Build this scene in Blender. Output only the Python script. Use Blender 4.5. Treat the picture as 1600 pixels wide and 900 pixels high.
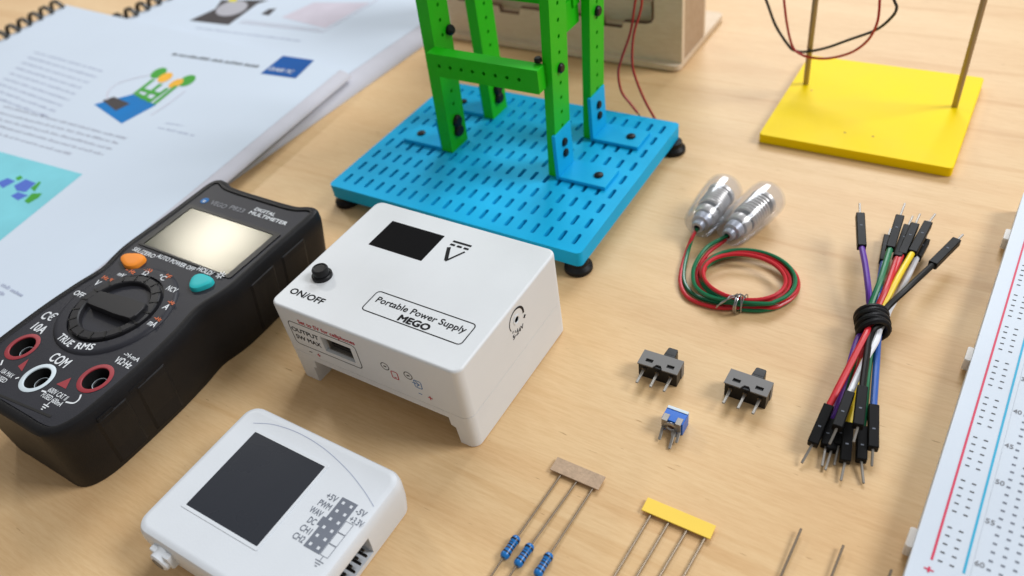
import bpy, bmesh, math, random
from mathutils import Vector, Matrix
random.seed(7)
S = 0.01                                    # everything below is written in centimetres
D = bpy.data; SC = bpy.context.scene; COL = SC.collection
for o in list(D.objects): D.objects.remove(o)

# ------------------------------------------------------------------ camera, world, lamps, exposure
F_PX, PITCH, ROLL, CAM_H, YAW = 1231.86, math.radians(42.0555), math.radians(-10.1894), 19.5427, math.radians(38)
def _cambasis():
    fw = Vector((0, math.cos(PITCH), -math.sin(PITCH))); rt = Vector((1, 0, 0)); up = rt.cross(fw)
    r = rt*math.cos(ROLL) + up*math.sin(ROLL); u = -rt*math.sin(ROLL) + up*math.cos(ROLL)
    R = Matrix.Rotation(YAW, 3, 'Z')
    return R @ fw, R @ r, R @ u
FW, RT, UP = _cambasis()
cd = D.cameras.new('camera'); cam = D.objects.new('camera', cd); COL.objects.link(cam)
m = Matrix((RT, UP, -FW)).transposed().to_4x4(); m.translation = Vector((0, 0, CAM_H*S)); cam.matrix_world = m
cd.sensor_width = 36; cd.lens = F_PX/1600*36; cd.clip_start = 0.005; cd.clip_end = 50
cd.dof.use_dof = True; cd.dof.focus_distance = 0.242; cd.dof.aperture_fstop = 11.0
SC.camera = cam
def ray(px, py): return FW + RT*((px-800)/F_PX) - UP*((py-450)/F_PX)
def P(px, py, z=0.0):                        # where the sight line meets height z (cm)
    d = ray(px, py); t = (z-CAM_H)/d.z
    return Vector((d.x*t, d.y*t, z))
def PY(px, py, y):
    d = ray(px, py); t = y/d.y; return Vector((d.x*t, y, CAM_H+d.z*t))

w = D.worlds.new('World'); SC.world = w; w.use_nodes = True
w.node_tree.nodes['Background'].inputs[0].default_value = (1.0, 0.97, 0.93, 1)
w.node_tree.nodes['Background'].inputs[1].default_value = 0.28
def area(name, loc, target, sx, sy, watts, col):
    l = D.lights.new(name, 'AREA'); l.shape = 'RECTANGLE'; l.size = sx; l.size_y = sy; l.energy = watts; l.color = col
    o = D.objects.new(name, l); COL.objects.link(o); o.location = loc
    o.rotation_euler = (Vector(target)-Vector(loc)).to_track_quat('-Z', 'Y').to_euler()
area('ceiling_lamp', (-2.655, 1.46, 1.80), (-2.655, 1.46, 0), 0.34, 0.36, 22, (1.0, 0.97, 0.90))
area('ceiling_lamp', (1.7, 1.1, 1.80), (-0.1, 0.18, 0), 0.9, 0.9, 40, (0.97, 0.98, 1.0))
area('ceiling_lamp', (-0.5, 2.6, 1.9), (-0.12, 0.2, 0), 1.4, 0.9, 52, (0.93, 0.96, 1.0))
SC.view_settings.view_transform = 'Standard'; SC.view_settings.look = 'None'
SC.view_settings.exposure = 0.16; SC.view_settings.gamma = 1.0

# ------------------------------------------------------------------ materials
def rgb(r, g, b):                            # sRGB 0-255 -> linear
    f = lambda c: (c/12.92 if c <= 0.04045 else ((c+0.055)/1.055)**2.4)
    return tuple(f(c/255) for c in (r, g, b))
def mat(name, col, rough=0.5, metal=0.0, spec=0.5, var=0.06, scale=60, bump=0.0, bscale=400, coat=0.0, sub=0.0):
    mt = D.materials.new(name); mt.use_nodes = True; nt = mt.node_tree; b = nt.nodes['Principled BSDF']
    b.inputs['Roughness'].default_value = rough; b.inputs['Metallic'].default_value = metal
    b.inputs['Specular IOR Level'].default_value = spec; b.inputs['Coat Weight'].default_value = coat
    tc = nt.nodes.new('ShaderNodeTexCoord')
    nz = nt.nodes.new('ShaderNodeTexNoise'); nz.inputs['Scale'].default_value = scale; nz.inputs['Detail'].default_value = 4
    nt.links.new(tc.outputs['Object'], nz.inputs['Vector'])
    rp = nt.nodes.new('ShaderNodeValToRGB'); c0 = [max(0, c*(1-var)) for c in col]; c1 = [min(1, c*(1+var)) for c in col]
    rp.color_ramp.elements[0].position = 0.3; rp.color_ramp.elements[0].color = (*c0, 1)
    rp.color_ramp.elements[1].position = 0.7; rp.color_ramp.elements[1].color = (*c1, 1)
    nt.links.new(nz.outputs['Fac'], rp.inputs['Fac']); nt.links.new(rp.outputs['Color'], b.inputs['Base Color'])
    mr = nt.nodes.new('ShaderNodeMapRange'); mr.inputs['To Min'].default_value = max(0.02, rough*0.88); mr.inputs['To Max'].default_value = min(1, rough*1.12)
    nt.links.new(nz.outputs['Fac'], mr.inputs['Value']); nt.links.new(mr.outputs['Result'], b.inputs['Roughness'])
    if sub:
        b.inputs['Subsurface Weight'].default_value = sub; b.inputs['Subsurface Radius'].default_value = (0.003, 0.003, 0.003)
        b.inputs['Subsurface Scale'].default_value = 0.5
    if bump:
        n2 = nt.nodes.new('ShaderNodeTexNoise'); n2.inputs['Scale'].default_value = bscale; n2.inputs['Detail'].default_value = 3
        nt.links.new(tc.outputs['Object'], n2.inputs['Vector'])
        bp = nt.nodes.new('ShaderNodeBump'); bp.inputs['Strength'].default_value = bump; bp.inputs['Distance'].default_value = 0.0005
        nt.links.new(n2.outputs['Fac'], bp.inputs['Height']); nt.links.new(bp.outputs['Normal'], b.inputs['Normal'])
    return mt
def clear_mat(name, tint, gl=0.05):
    mt = D.materials.new(name); mt.use_nodes = True; nt = mt.node_tree; nt.nodes.clear()
    out = nt.nodes.new('ShaderNodeOutputMaterial'); mx = nt.nodes.new('ShaderNodeMixShader'); m2 = nt.nodes.new('ShaderNodeMixShader')
    tr = nt.nodes.new('ShaderNodeBsdfTransparent'); tr.inputs[0].default_value = (*tint, 1)
    df = nt.nodes.new('ShaderNodeBsdfDiffuse'); df.inputs[0].default_value = (0.75, 0.78, 0.84, 1); m2.inputs[0].default_value = 0.09
    g = nt.nodes.new('ShaderNodeBsdfGlossy'); g.inputs['Roughness'].default_value = gl; g.inputs[0].default_value = (0.9, 0.92, 0.95, 1)
    l0 = nt.nodes.new('ShaderNodeLayerWeight'); l0.inputs['Blend'].default_value = 0.5
    p_ = nt.nodes.new('ShaderNodeMath'); p_.operation = 'POWER'; p_.inputs[1].default_value = 2.6; nt.links.new(l0.outputs['Facing'], p_.inputs[0])
    lw = nt.nodes.new('ShaderNodeMath'); lw.operation = 'MULTIPLY_ADD'; lw.inputs[1].default_value = 0.30; lw.inputs[2].default_value = 0.025; nt.links.new(p_.outputs[0], lw.inputs[0])
    nt.links.new(tr.outputs[0], m2.inputs[1]); nt.links.new(df.outputs[0], m2.inputs[2])
    nt.links.new(lw.outputs[0], mx.inputs[0]); nt.links.new(m2.outputs[0], mx.inputs[1]); nt.links.new(g.outputs[0], mx.inputs[2])
    nt.links.new(mx.outputs[0], out.inputs[0]); return mt
def wood_mat(name, dark, mid, light, sx, sy, rough=0.42, fleck=True, spec=0.4):
    mt = D.materials.new(name); mt.use_nodes = True; nt = mt.node_tree; b = nt.nodes['Principled BSDF']
    N = nt.nodes.new; L = nt.links.new
    tc = N('ShaderNodeTexCoord')
    def noise(ax, ay, det=5, rgh=0.6, dist=0.0):
        mp = N('ShaderNodeMapping'); mp.inputs['Scale'].default_value = (ax, ay, ay); mp.inputs['Rotation'].default_value = (0, 0, math.radians(3))
        L(tc.outputs['Object'], mp.inputs['Vector']); n = N('ShaderNodeTexNoise'); n.inputs['Scale'].default_value = 1.0
        n.inputs['Detail'].default_value = det; n.inputs['Roughness'].default_value = rgh; n.inputs['Distortion'].default_value = dist
        L(mp.outputs[0], n.inputs['Vector']); return n.outputs['Fac']
    def ramp(f, p0, c0, p1, c1):
        r = N('ShaderNodeValToRGB'); e = r.color_ramp.elements; e[0].position = p0; e[0].color = (*c0, 1); e[1].position = p1; e[1].color = (*c1, 1)
        L(f, r.inputs['Fac']); return r
    def mul(a, c, fac):
        m_ = N('ShaderNodeMix'); m_.data_type = 'RGBA'; m_.blend_type = 'MULTIPLY'; m_.inputs['Factor'].default_value = fac
        L(a, m_.inputs['A']); L(c, m_.inputs['B']); return m_.outputs['Result']
    r = ramp(noise(sx, sy, 6, 0.62, 0.5), 0.30, dark, 0.72, light); k = r.color_ramp.elements.new(0.5); k.color = (*mid, 1); last = r.outputs['Color']
    last = mul(last, ramp(noise(7, 9, 3), 0.35, (0.90, 0.86, 0.80), 0.65, (1, 1, 1)).outputs['Color'], 0.55)
    fine = noise(sx*22, sy*25, 3, 0.7)
    last = mul(last, ramp(fine, 0.36, (0.86, 0.80, 0.72), 0.60, (1, 1, 1)).outputs['Color'], 0.5)
    if fleck:
        last = mul(last, ramp(noise(sx*30, sy*24, 2, 0.5), 0.21, (0.45, 0.33, 0.22), 0.29, (1, 1, 1)).outputs['Color'], 0.7)
        last = mul(last, ramp(noise(sx*.8, sy*1.9, 2, 0.5, 1.2), 0.33, (0.86, 0.78, 0.68), 0.40, (1, 1, 1)).outputs['Color'], 0.5)
    L(last, b.inputs['Base Color']); b.inputs['Roughness'].default_value = rough; b.inputs['Specular IOR Level'].default_value = spec
    bp = N('ShaderNodeBump'); bp.inputs['Strength'].default_value = 0.12; bp.inputs['Distance'].default_value = 0.0003
    L(fine, bp.inputs['Height']); L(bp.outputs['Normal'], b.inputs['Normal'])
    return mt
M = {}
M['table'] = wood_mat('beech_tabletop', rgb(220, 182, 134), rgb(227, 193, 146), rgb(231, 200, 154), 5, 44, rough=0.46, spec=0.3)
M['ply'] = wood_mat('birch_plywood', rgb(216, 196, 170), rgb(224, 206, 182), rgb(230, 214, 192), 8, 30, rough=0.6, fleck=False)
M['char'] = mat('charred_cut_edge', rgb(96, 70, 50), 0.8)
M['burnt'] = wood_mat('laser_burnt_edge', rgb(176, 152, 126), rgb(186, 162, 137), rgb(194, 171, 146), 6, 10, rough=0.7, fleck=False)
M['white'] = mat('white_plastic', rgb(221, 225, 229), 0.42, bump=0.05, bscale=1500, var=0.015)
M['white2'] = mat('white_moulded_plastic', rgb(219, 225, 232), 0.40, bump=0.04, bscale=1800, var=0.015)
M['black'] = mat('black_plastic', (0.010, 0.010, 0.011), 0.40, spec=0.22, var=0.15)
M['rubber'] = mat('black_rubber', (0.010, 0.010, 0.0115), 0.44, spec=0.18, var=0.2, bump=0.12, bscale=2600)
M['face'] = mat('charcoal_faceplate', (0.029, 0.030, 0.038), 0.45, spec=0.2, var=0.12, bump=0.12, bscale=3000)
M['knob'] = mat('charcoal_knob', (0.018, 0.018, 0.021), 0.42, spec=0.22, var=0.12)
M['hole'] = mat('dark_recess', (0.006, 0.006, 0.006), 0.6)
M['socket'] = mat('grey_socket', (0.05, 0.052, 0.058), 0.6)
M['screen'] = mat('dark_display', (0.026, 0.030, 0.040), 0.28, spec=0.3, var=0.01)
M['oled'] = mat('black_display', (0.004, 0.004, 0.005), 0.5, spec=0.05)
M['lcd'] = mat('reflective_lcd', (0.085, 0.088, 0.068), 0.14, spec=0.115, var=0.08, scale=14)
M['lcd'].node_tree.nodes['Principled BSDF'].inputs['Specular Tint'].default_value = (1.0, 0.84, 0.50, 1)
M['orange'] = mat('orange_rubber', rgb(240, 140, 30), 0.5)
M['teal'] = mat('teal_rubber', rgb(30, 180, 185), 0.5)
M['red'] = mat('red_plastic', rgb(150, 46, 56), 0.5)
M['ringwhite'] = mat('pale_plastic_ring', rgb(205, 218, 226), 0.45)
M['blue'] = mat('cyan_plastic', rgb(22, 176, 230), 0.5, spec=0.12, var=0.04)
M['green'] = mat('green_plastic', rgb(34, 184, 20), 0.40, spec=0.22, var=0.05)
M['yellow'] = mat('yellow_acrylic', rgb(255, 220, 0), 0.5, spec=0.12, var=0.03)
M['ochre'] = mat('ochre_drill_mark', rgb(190, 150, 0), 0.6)
M['rod'] = mat('brass_rod', rgb(160, 142, 114), 0.38, metal=0.7)
M['metal'] = mat('tinned_metal', (0.30, 0.28, 0.255), 0.45, metal=0.6, spec=0.4, var=0.15, scale=200)
M['steel'] = mat('spring_steel', (0.42, 0.42, 0.43), 0.28, metal=1.0, var=0.1)
M['lead'] = mat('tinned_lead', (0.22, 0.175, 0.13), 0.42, metal=0.8, spec=0.3, var=0.03, scale=40)
M['wred'] = mat('red_wire', rgb(196, 26, 42), 0.35)
M['wgreen'] = mat('green_wire', rgb(8, 112, 72), 0.32)
M['wdark'] = mat('dark_wire', rgb(48, 44, 38), 0.4)
M['wthin'] = mat('thin_red_wire', rgb(180, 36, 34), 0.4)
M['jred'] = mat('jumper_red', rgb(205, 30, 44), 0.42); M['jgreen'] = mat('jumper_green', rgb(14, 118, 74), 0.42)
M['jyellow'] = mat('jumper_yellow', rgb(245, 212, 20), 0.42); M['jwhite'] = mat('jumper_white', rgb(224, 226, 232), 0.42)
M['jblack'] = mat('jumper_black', (0.007, 0.0065, 0.006), 0.45, spec=0.18); M['jpurple'] = mat('jumper_purple', rgb(96, 44, 158), 0.42)
M['jblue'] = mat('jumper_blue', rgb(24, 88, 176), 0.42)
M['plug'] = mat('black_plug', (0.005, 0.005, 0.0055), 0.45, spec=0.14, var=0.2)
M['frame'] = mat('dark_grey_metal', (0.165, 0.160, 0.157), 0.5, metal=0.1, spec=0.3)
M['trim'] = mat('blue_trimmer_plastic', rgb(10, 100, 200), 0.35)
M['resist'] = mat('blue_resistor_enamel', rgb(20, 112, 186), 0.28, var=0.05)
M['band'] = mat('dark_colour_band', rgb(14, 16, 36), 0.35); M['bandbrown'] = mat('brown_colour_band', rgb(60, 36, 40), 0.35)
M['kraft'] = mat('kraft_paper', rgb(186, 160, 134), 0.85, var=0.12, scale=900, bump=0.3, bscale=1500)
M['ytape'] = mat('yellow_paper_tape', rgb(246, 210, 82), 0.7, var=0.03)
M['paper'] = mat('white_paper', rgb(205, 217, 231), 0.75, spec=0.2, var=0.012, scale=20)
M['pages'] = mat('page_edges', rgb(196, 196, 206), 0.8, var=0.03, scale=120)
M['wire_o'] = mat('black_binding', (0.03, 0.028, 0.022), 0.35)
M['ink'] = mat('black_ink', (0.012, 0.012, 0.014), 0.55); M['inkgrey'] = mat('grey_ink', rgb(166, 170, 184), 0.7)
M['inkpale'] = mat('pale_grey_ink', rgb(172, 180, 202), 0.7); M['inkpink'] = mat('pale_pink_ink', rgb(206, 200, 212), 0.7)
M['inkwhite'] = mat('white_ink', rgb(220, 224, 228), 0.5); M['inkred'] = mat('red_ink', rgb(190, 30, 50), 0.5)
M['inkorange'] = mat('orange_ink', rgb(220, 120, 80), 0.5); M['inkblue'] = mat('blue_ink', rgb(40, 110, 175), 0.5)
M['inkdim'] = mat('dim_grey_ink', rgb(132, 134, 140), 0.5); M['inkslate'] = mat('slate_ink', rgb(120, 126, 138), 0.55)
M['navy'] = mat('navy_print', rgb(16, 84, 158), 0.6); M['aqua'] = mat('aqua_print', rgb(128, 205, 218), 0.7)
M['pblue'] = mat('blue_print', rgb(10, 118, 190), 0.6); M['pgreen'] = mat('green_print', rgb(70, 160, 60), 0.6)
M['porange'] = mat('orange_print', rgb(240, 180, 60), 0.6); M['pdark'] = mat('dark_print', rgb(70, 66, 68), 0.6)
M['pviolet'] = mat('violet_print', rgb(84, 112, 200), 0.6); M['pyell'] = mat('yellow_print', rgb(220, 210, 50), 0.6); M['pgrey'] = mat('grey_print', rgb(176, 176, 184), 0.6)
M['bb'] = mat('breadboard_plastic', rgb(206, 216, 228), 0.40, var=0.015, sub=0.2)
M['bbedge'] = mat('translucent_white_plastic', rgb(226, 220, 214), 0.35, var=0.02, sub=0.4)
M['railred'] = mat('red_rail_line', rgb(208, 40, 82), 0.45); M['railblue'] = mat('blue_rail_line', rgb(20, 168, 208), 0.45)
M['halo'] = mat('pink_rail_margin', rgb(232, 210, 214), 0.45, var=0.01)
M['clear'] = clear_mat('clear_plastic', (0.97, 0.97, 0.98), 0.08)
M['coil'] = mat('bright_spring_steel', (0.62, 0.60, 0.57), 0.34, metal=0.75, var=0.1)
M['core'] = mat('pale_metal_core', (0.07, 0.062, 0.058), 0.4, metal=0.2, var=0.2, scale=300)
M['ferrule'] = mat('frosted_ferrule', rgb(170, 176, 188), 0.35, metal=0.3)

for k_, m_ in M.items():
    if k_.startswith('ink') or k_ in ('navy', 'aqua', 'pblue', 'pgreen', 'porange', 'pdark', 'pviolet', 'pyell', 'pgrey'): m_.node_tree.nodes['Principled BSDF'].inputs['Specular IOR Level'].default_value = 0.12

# ------------------------------------------------------------------ mesh helpers
class MB:
    def __init__(s): s.v = []; s.f = []
    def add(s, vs, fs):
        n = len(s.v); s.v += [tuple(v) for v in vs]; s.f += [tuple(i+n for i in f) for f in fs]; return s
    def box(s, x0, x1, y0, y1, z0, z1):
        v = [(x, y, z) for z in (z0, z1) for y in (y0, y1) for x in (x0, x1)]
        return s.add(v, [(0, 2, 3, 1), (4, 5, 7, 6), (0, 1, 5, 4), (2, 6, 7, 3), (0, 4, 6, 2), (1, 3, 7, 5)])
    def obox(s, p0, p1, wx, wz, up=(0, 0, 1)):           # box along a line p0 -> p1
        p0, p1 = Vector(p0), Vector(p1); a = (p1-p0).normalized(); u = Vector(up); u = (u-a*u.dot(a)).normalized(); r = a.cross(u)
        v = [p+r*(sx*wx/2)+u*(sz*wz/2) for p in (p0, p1) for sz in (-1, 1) for sx in (-1, 1)]
        return s.add(v, [(0, 2, 3, 1), (4, 5, 7, 6), (0, 1, 5, 4), (2, 6, 7, 3), (0, 4, 6, 2), (1, 3, 7, 5)])
    def prism(s, poly, z0, z1):
        n = len(poly); v = [(p[0], p[1], z0) for p in poly]+[(p[0], p[1], z1) for p in poly]
        return s.add(v, [tuple(range(n))[::-1], tuple(range(n, 2*n))]+[(i, (i+1) % n, (i+1) % n+n, i+n) for i in range(n)])
    def loft(s, rings, caps=(True, True)):
        n = len(rings[0]); v = [p for r in rings for p in r]; f = []
        for k in range(len(rings)-1):
            f += [(k*n+i, k*n+(i+1) % n, (k+1)*n+(i+1) % n, (k+1)*n+i) for i in range(n)]
        if caps[0]: f.append(tuple(range(n))[::-1])
        if caps[1]: f.append(tuple(range((len(rings)-1)*n, len(rings)*n)))
        return s.add(v, f)
    def tube(s, pts, r, n=8, closed=False):
        pts = [Vector(p) for p in pts]; K = len(pts); rings = []; u = None
        for i, p in enumerate(pts):
            a = pts[(i+1) % K] if (closed or i+1 < K) else pts[i]; b = pts[i-1] if (closed or i > 0) else pts[i]
            t = (a-b).normalized()
            if u is None: u = t.orthogonal().normalized()
            u = (u-t*u.dot(t)).normalized(); w_ = t.cross(u)
            rr = r[i] if isinstance(r, (list, tuple)) else r
            rings.append([p+u*(rr*math.cos(2*math.pi*k/n))+w_*(rr*math.sin(2*math.pi*k/n)) for k in range(n)])
        if closed: rings.append(rings[0])
        return s.loft(rings, (not closed, not closed))
    def lathe(s, prof, origin=(0, 0, 0), axis=(0, 0, 1), n=28, caps=(True, True)):
        a = Vector(axis).normalized(); u = a.orthogonal().normalized(); w_ = a.cross(u); o = Vector(origin)
        return s.loft([[o+a*h+u*(r*math.cos(2*math.pi*k/n))+w_*(r*math.sin(2*math.pi*k/n)) for k in range(n)] for r, h in prof], caps)
    def quad(s, a, b, c, d): return s.add([a, b, c, d], [(0, 1, 2, 3)])
    def build(s, name, mt, parent=None, smooth=False, bevel=0.0, seg=2, merge=False, angle=35, raw=False, wn=False):
        o0 = Vector(parent['o']) if parent is not None else Vector((0, 0, 0))
        if parent is None and s.v and not raw:
            o0 = Vector((sum(v[0] for v in s.v)/len(s.v), sum(v[1] for v in s.v)/len(s.v), min(v[2] for v in s.v)))
        me = D.meshes.new(name); me.from_pydata([(Vector(v)-o0)*S for v in s.v], [], s.f)
        bm = bmesh.new(); bm.from_mesh(me)
        if merge: bmesh.ops.remove_doubles(bm, verts=bm.verts, dist=1e-6)
        bmesh.ops.recalc_face_normals(bm, faces=bm.faces)
        if bevel:
            es = [e for e in bm.edges if len(e.link_faces) == 2 and e.calc_face_angle(0) > math.radians(angle)]
            bmesh.ops.bevel(bm, geom=es, offset=bevel*S, segments=seg, profile=0.5, affect='EDGES', clamp_overlap=True)
        if smooth or bevel:
            for f in bm.faces: f.smooth = True
            for e in bm.edges:
                if len(e.link_faces) == 2 and e.calc_face_angle(0) > math.radians(32): e.smooth = False
        bm.to_mesh(me); bm.free(); me.materials.append(M[mt])
        o = D.objects.new(name, me); COL.objects.link(o); o['o'] = tuple(o0)
        if bevel or wn: o.modifiers.new('wn', 'WEIGHTED_NORMAL').keep_sharp = True
        if parent is not None: o.parent = parent
        else: o.location = o0*S
        return o
def thing(name, label, cat, loc, group=None):
    o = D.objects.new(name, None); COL.objects.link(o); o.empty_display_size = 0.01
    o.location = Vector(loc)*S; o['o'] = tuple(loc); o['label'] = label; o['category'] = cat
    if group: o['group'] = group
    return o
def tag(o, label, cat, group=None):
    o['label'] = label; o['category'] = cat
    if group: o['group'] = group
    return o
def rrect(x0, x1, y0, y1, r, n=6):
    pts = []
    for cx, cy, a0 in ((x1-r, y1-r, 0), (x0+r, y1-r, 90), (x0+r, y0+r, 180), (x1-r, y0+r, 270)):
        for k in range(n+1):
            a = math.radians(a0+90*k/n); pts.append((cx+r*math.cos(a), cy+r*math.sin(a)))
    return pts
def circ(cx, cy, r, n=28): return [(cx+r*math.cos(2*math.pi*k/n), cy+r*math.sin(2*math.pi*k/n)) for k in range(n)]
def spline(pts, n=10, closed=False):
    pts = [Vector(p) for p in pts]; out = []; K = len(pts)
    g = (lambda i: pts[i % K]) if closed else (lambda i: pts[max(0, min(K-1, i))])
    for i in range(K if closed else K-1):
        a, b, c, d = g(i-1), g(i), g(i+1), g(i+2)
        for k in range(n):
            t = k/n; out.append(0.5*((2*b)+(c-a)*t+(2*a-5*b+4*c-d)*t*t+(3*b-a-3*c+d)*t**3))
    if not closed: out.append(pts[-1])
    return out
def plate(outer, holes, z0, z1, mb=None, bottom=True):      # flat plate with holes cut through it
    mb = mb or MB(); bm = bmesh.new(); es = []; loops = [outer]+holes
    for lp in loops:
        vs = [bm.verts.new((p[0], p[1], 0)) for p in lp]
        es += [bm.edges.new((vs[i], vs[(i+1) % len(vs)])) for i in range(len(vs))]
    r = bmesh.ops.triangle_fill(bm, edges=es, use_beauty=True, use_dissolve=False)
    bm.verts.index_update(); co = [(v.co.x, v.co.y) for v in bm.verts]; fs = [[v.index for v in f.verts] for f in bm.faces]; bm.free()
    mb.add([(x, y, z1) for x, y in co], fs)
    if bottom: mb.add([(x, y, z0) for x, y in co], fs)
    for lp in loops:
        n = len(lp); mb.add([(p[0], p[1], z0) for p in lp]+[(p[0], p[1], z1) for p in lp], [(i, (i+1) % n, (i+1) % n+n, i+n) for i in range(n)])
    return mb
def cut(o, cutters):                                   # boolean difference, cutters are MB in world cm
    for c in cutters:
        me = D.meshes.new('cutter'); o0 = Vector(o['o']); me.from_pydata([(Vector(v)-o0)*S for v in c.v], [], c.f)
        bm = bmesh.new(); bm.from_mesh(me); bmesh.ops.recalc_face_normals(bm, faces=bm.faces); bm.to_mesh(me); bm.free()
        t = D.objects.new('cutter', me); COL.objects.link(t); t.location = (o.parent.location if o.parent else o.location)
        md = o.modifiers.new('b', 'BOOLEAN'); md.object = t; md.operation = 'DIFFERENCE'; md.solver = 'EXACT'
        bpy.context.view_layer.update(); dg = bpy.context.evaluated_depsgraph_get()
        nm = D.meshes.new_from_object(o.evaluated_get(dg)); o.modifiers.clear(); o.data = nm
        D.objects.remove(t)
def finish(o, deg=32):
    bm = bmesh.new(); bm.from_mesh(o.data)
    for f in bm.faces: f.smooth = True
    for e in bm.edges: e.smooth = not (len(e.link_faces) == 2 and e.calc_face_angle(0) > math.radians(deg))
    bm.to_mesh(o.data); bm.free(); o.modifiers.new('wn', 'WEIGHTED_NORMAL').keep_sharp = True
X, Y, Z = Vector((1, 0, 0)), Vector((0, 1, 0)), Vector((0, 0, 1))
def txt(body, c, R=X, U=Y, h=0.3, width=None, mt='ink', parent=None, align='C', bold=0.0, name='lettering', shear=0.0):
    cu = D.curves.new('t', 'FONT'); cu.body = body; cu.size = 1; cu.resolution_u = 3; cu.shear = shear
    t = D.objects.new('t', cu); COL.objects.link(t); bpy.context.view_layer.update()
    me0 = D.meshes.new_from_object(t.evaluated_get(bpy.context.evaluated_depsgraph_get()))
    vs = [v.co.copy() for v in me0.vertices]; fs = [tuple(p.vertices) for p in me0.polygons]
    D.objects.remove(t); D.curves.remove(cu); D.meshes.remove(me0)
    x0, x1 = min(v.x for v in vs), max(v.x for v in vs); hh = 0.72
    k = h/hh; kx = (width/(x1-x0)) if width else k
    dx = {'C': -(x0+x1)/2, 'L': -x0, 'R': -x1}[align]; N = R.cross(U); c = Vector(c)
    mb = MB(); bw = h*(0.018+bold*1.35); bx_ = bw*min(1, kx/k)
    for q, (ox, oy) in enumerate(((0, 0), (-1, 0), (1, 0), (0, .8), (0, -.8), (-.7, -.5), (.7, .5))):
        mb.add([c+R*((v.x+dx)*kx+ox*bx_)+U*(v.y*k-h/2+oy*bw)+N*(0.004+0.0004*q) for v in vs], fs)
    return mb.build(name, mt, parent)
STK = [0]
def stroke(pts, wd, lift_n, mt, parent, name='print_line', closed=False, mb=None):
    m_ = mb or MB(); pts = [Vector(p) for p in pts]; N = Vector(lift_n); STK[0] = (STK[0]+1) % 12; lf = 0.003+0.0005*STK[0]; K = len(pts); L_ = []; R_ = []
    for i in range(K):
        a = pts[(i+1) % K] if (closed or i+1 < K) else pts[i]; b = pts[i-1] if (closed or i > 0) else pts[i]
        s_ = (a-b).normalized().cross(N); L_.append(pts[i]+s_*wd/2+N*lf); R_.append(pts[i]-s_*wd/2+N*lf)
    for i in range(K if closed else K-1):
        j = (i+1) % K; m_.quad(L_[i], L_[j], R_[j], R_[i])
    return m_ if mb is not None else m_.build(name, mt, parent)
def on(c, R, U, pts): return [Vector(c)+R*p[0]+U*p[1] for p in pts]
def copy_tree(o, parent=None, delta=None):
    c = o.copy(); COL.objects.link(c)
    if parent is not None: c.parent = parent
    for ch in [x for x in D.objects if x.parent == o]: copy_tree(ch, c)
    return c

# ------------------------------------------------------------------ the tabletop
tb = MB(); tb.box(-150, 90, -40, 150, -2.5, 0); t = tb.build('tabletop', 'table', raw=True); t['kind'] = 'structure'

# ------------------------------------------------------------------ notebooks
def bilerp(q, u, v):
    bl, br, tr, tl = [Vector(p) for p in q]
    return (bl*(1-u)+br*u)*(1-v)+(tl*(1-u)+tr*u)*v
def notebook(label, quad, z0, z1, coil_edge, coil_v, roll):
    bl, br, tr, tl = quad; c = bilerp([(*p, 0) for p in quad], .5, .5)
    nb = thing('spiral_notebook', label, 'notebook', (c.x, c.y, z0))
    # sheets: a slab whose right edge fans out and rolls down to the table
    nu = 14; rows = []
    prof = [(u/nu*0.985, z1) for u in range(nu)]+[(0.985, z1)]
    mb = MB(); top = [(u, z1-(0.10*max(0, (u-0.9)/0.1)**2)) for u in [i/16 for i in range(17)]]
    rings = []
    for v in [i/8 for i in range(9)]:
        sec = []
        for u, z in top:
            p = bilerp([(*q, 0) for q in quad], u, v); sec.append((p.x, p.y, z))
        rt = bilerp([(*q, 0) for q in quad], 1, v); lf = bilerp([(*q, 0) for q in quad], 0, v)
        d = (Vector((*br, 0))-Vector((*bl, 0))).normalized()
        for k in range(1, 6):
            an = k*math.pi/10; sec.append((rt.x+d.x*roll*math.sin(an), rt.y+d.y*roll*math.sin(an), z1-0.10-(z1-z0-0.12)*(1-math.cos(an))))
        sec.append((lf.x, lf.y, z0+0.02)); rings.append(sec)
    pages = mb.loft(rings).build('page_stack', 'pages', nb, smooth=True)
    mb = MB()                                            # the top sheet
    for i in range(16):
        for j in range(8):
            q = []
            for (a, b) in ((i, j), (i+1, j), (i+1, j+1), (i, j+1)):
                p = bilerp([(*k, 0) for k in quad], a/16, b/8); q.append((p.x, p.y, z1+0.012-(0.10*max(0, (a/16-0.9)/0.1)**2)))
            mb.quad(*q)
    mb.build('top_sheet', 'paper', nb, smooth=True, merge=True)
    mb = MB(); a, b = bilerp([(*q, 0) for q in quad], 0, 0), bilerp([(*q, 0) for q in quad], 0, 1)
    d = (b-a); Lg = d.length; d.normalize(); nrm = Vector((-d.y, d.x, 0)); nloop = int(Lg/0.92)
    for k in range(nloop):
        s0 = Lg*(1-(k+0.35)/nloop); pts = []
        for i in range(19):
            an = math.radians(-20+i*300/18); r = (z1-z0)*0.5+(0.42 if z0 > 0.3 or (a+d*s0).y > 28.9 else 0.10)
            pts.append(a+d*(s0-0.30*i/18)+nrm*(0.22+r*0.9*(-math.cos(an)))+Vector((0, 0, (z0+z1)/2+0.04+r*math.sin(an))))
        pts = [Vector((p.x, p.y, max(z0+0.07, p.z))) for p in pts]
        mb.tube(pts, 0.085, 6); mb.tube([p+d*-0.16 for p in pts], 0.085, 6)
    mb.build('spiral_binding', 'wire_o', nb, smooth=True)
    return nb
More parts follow.
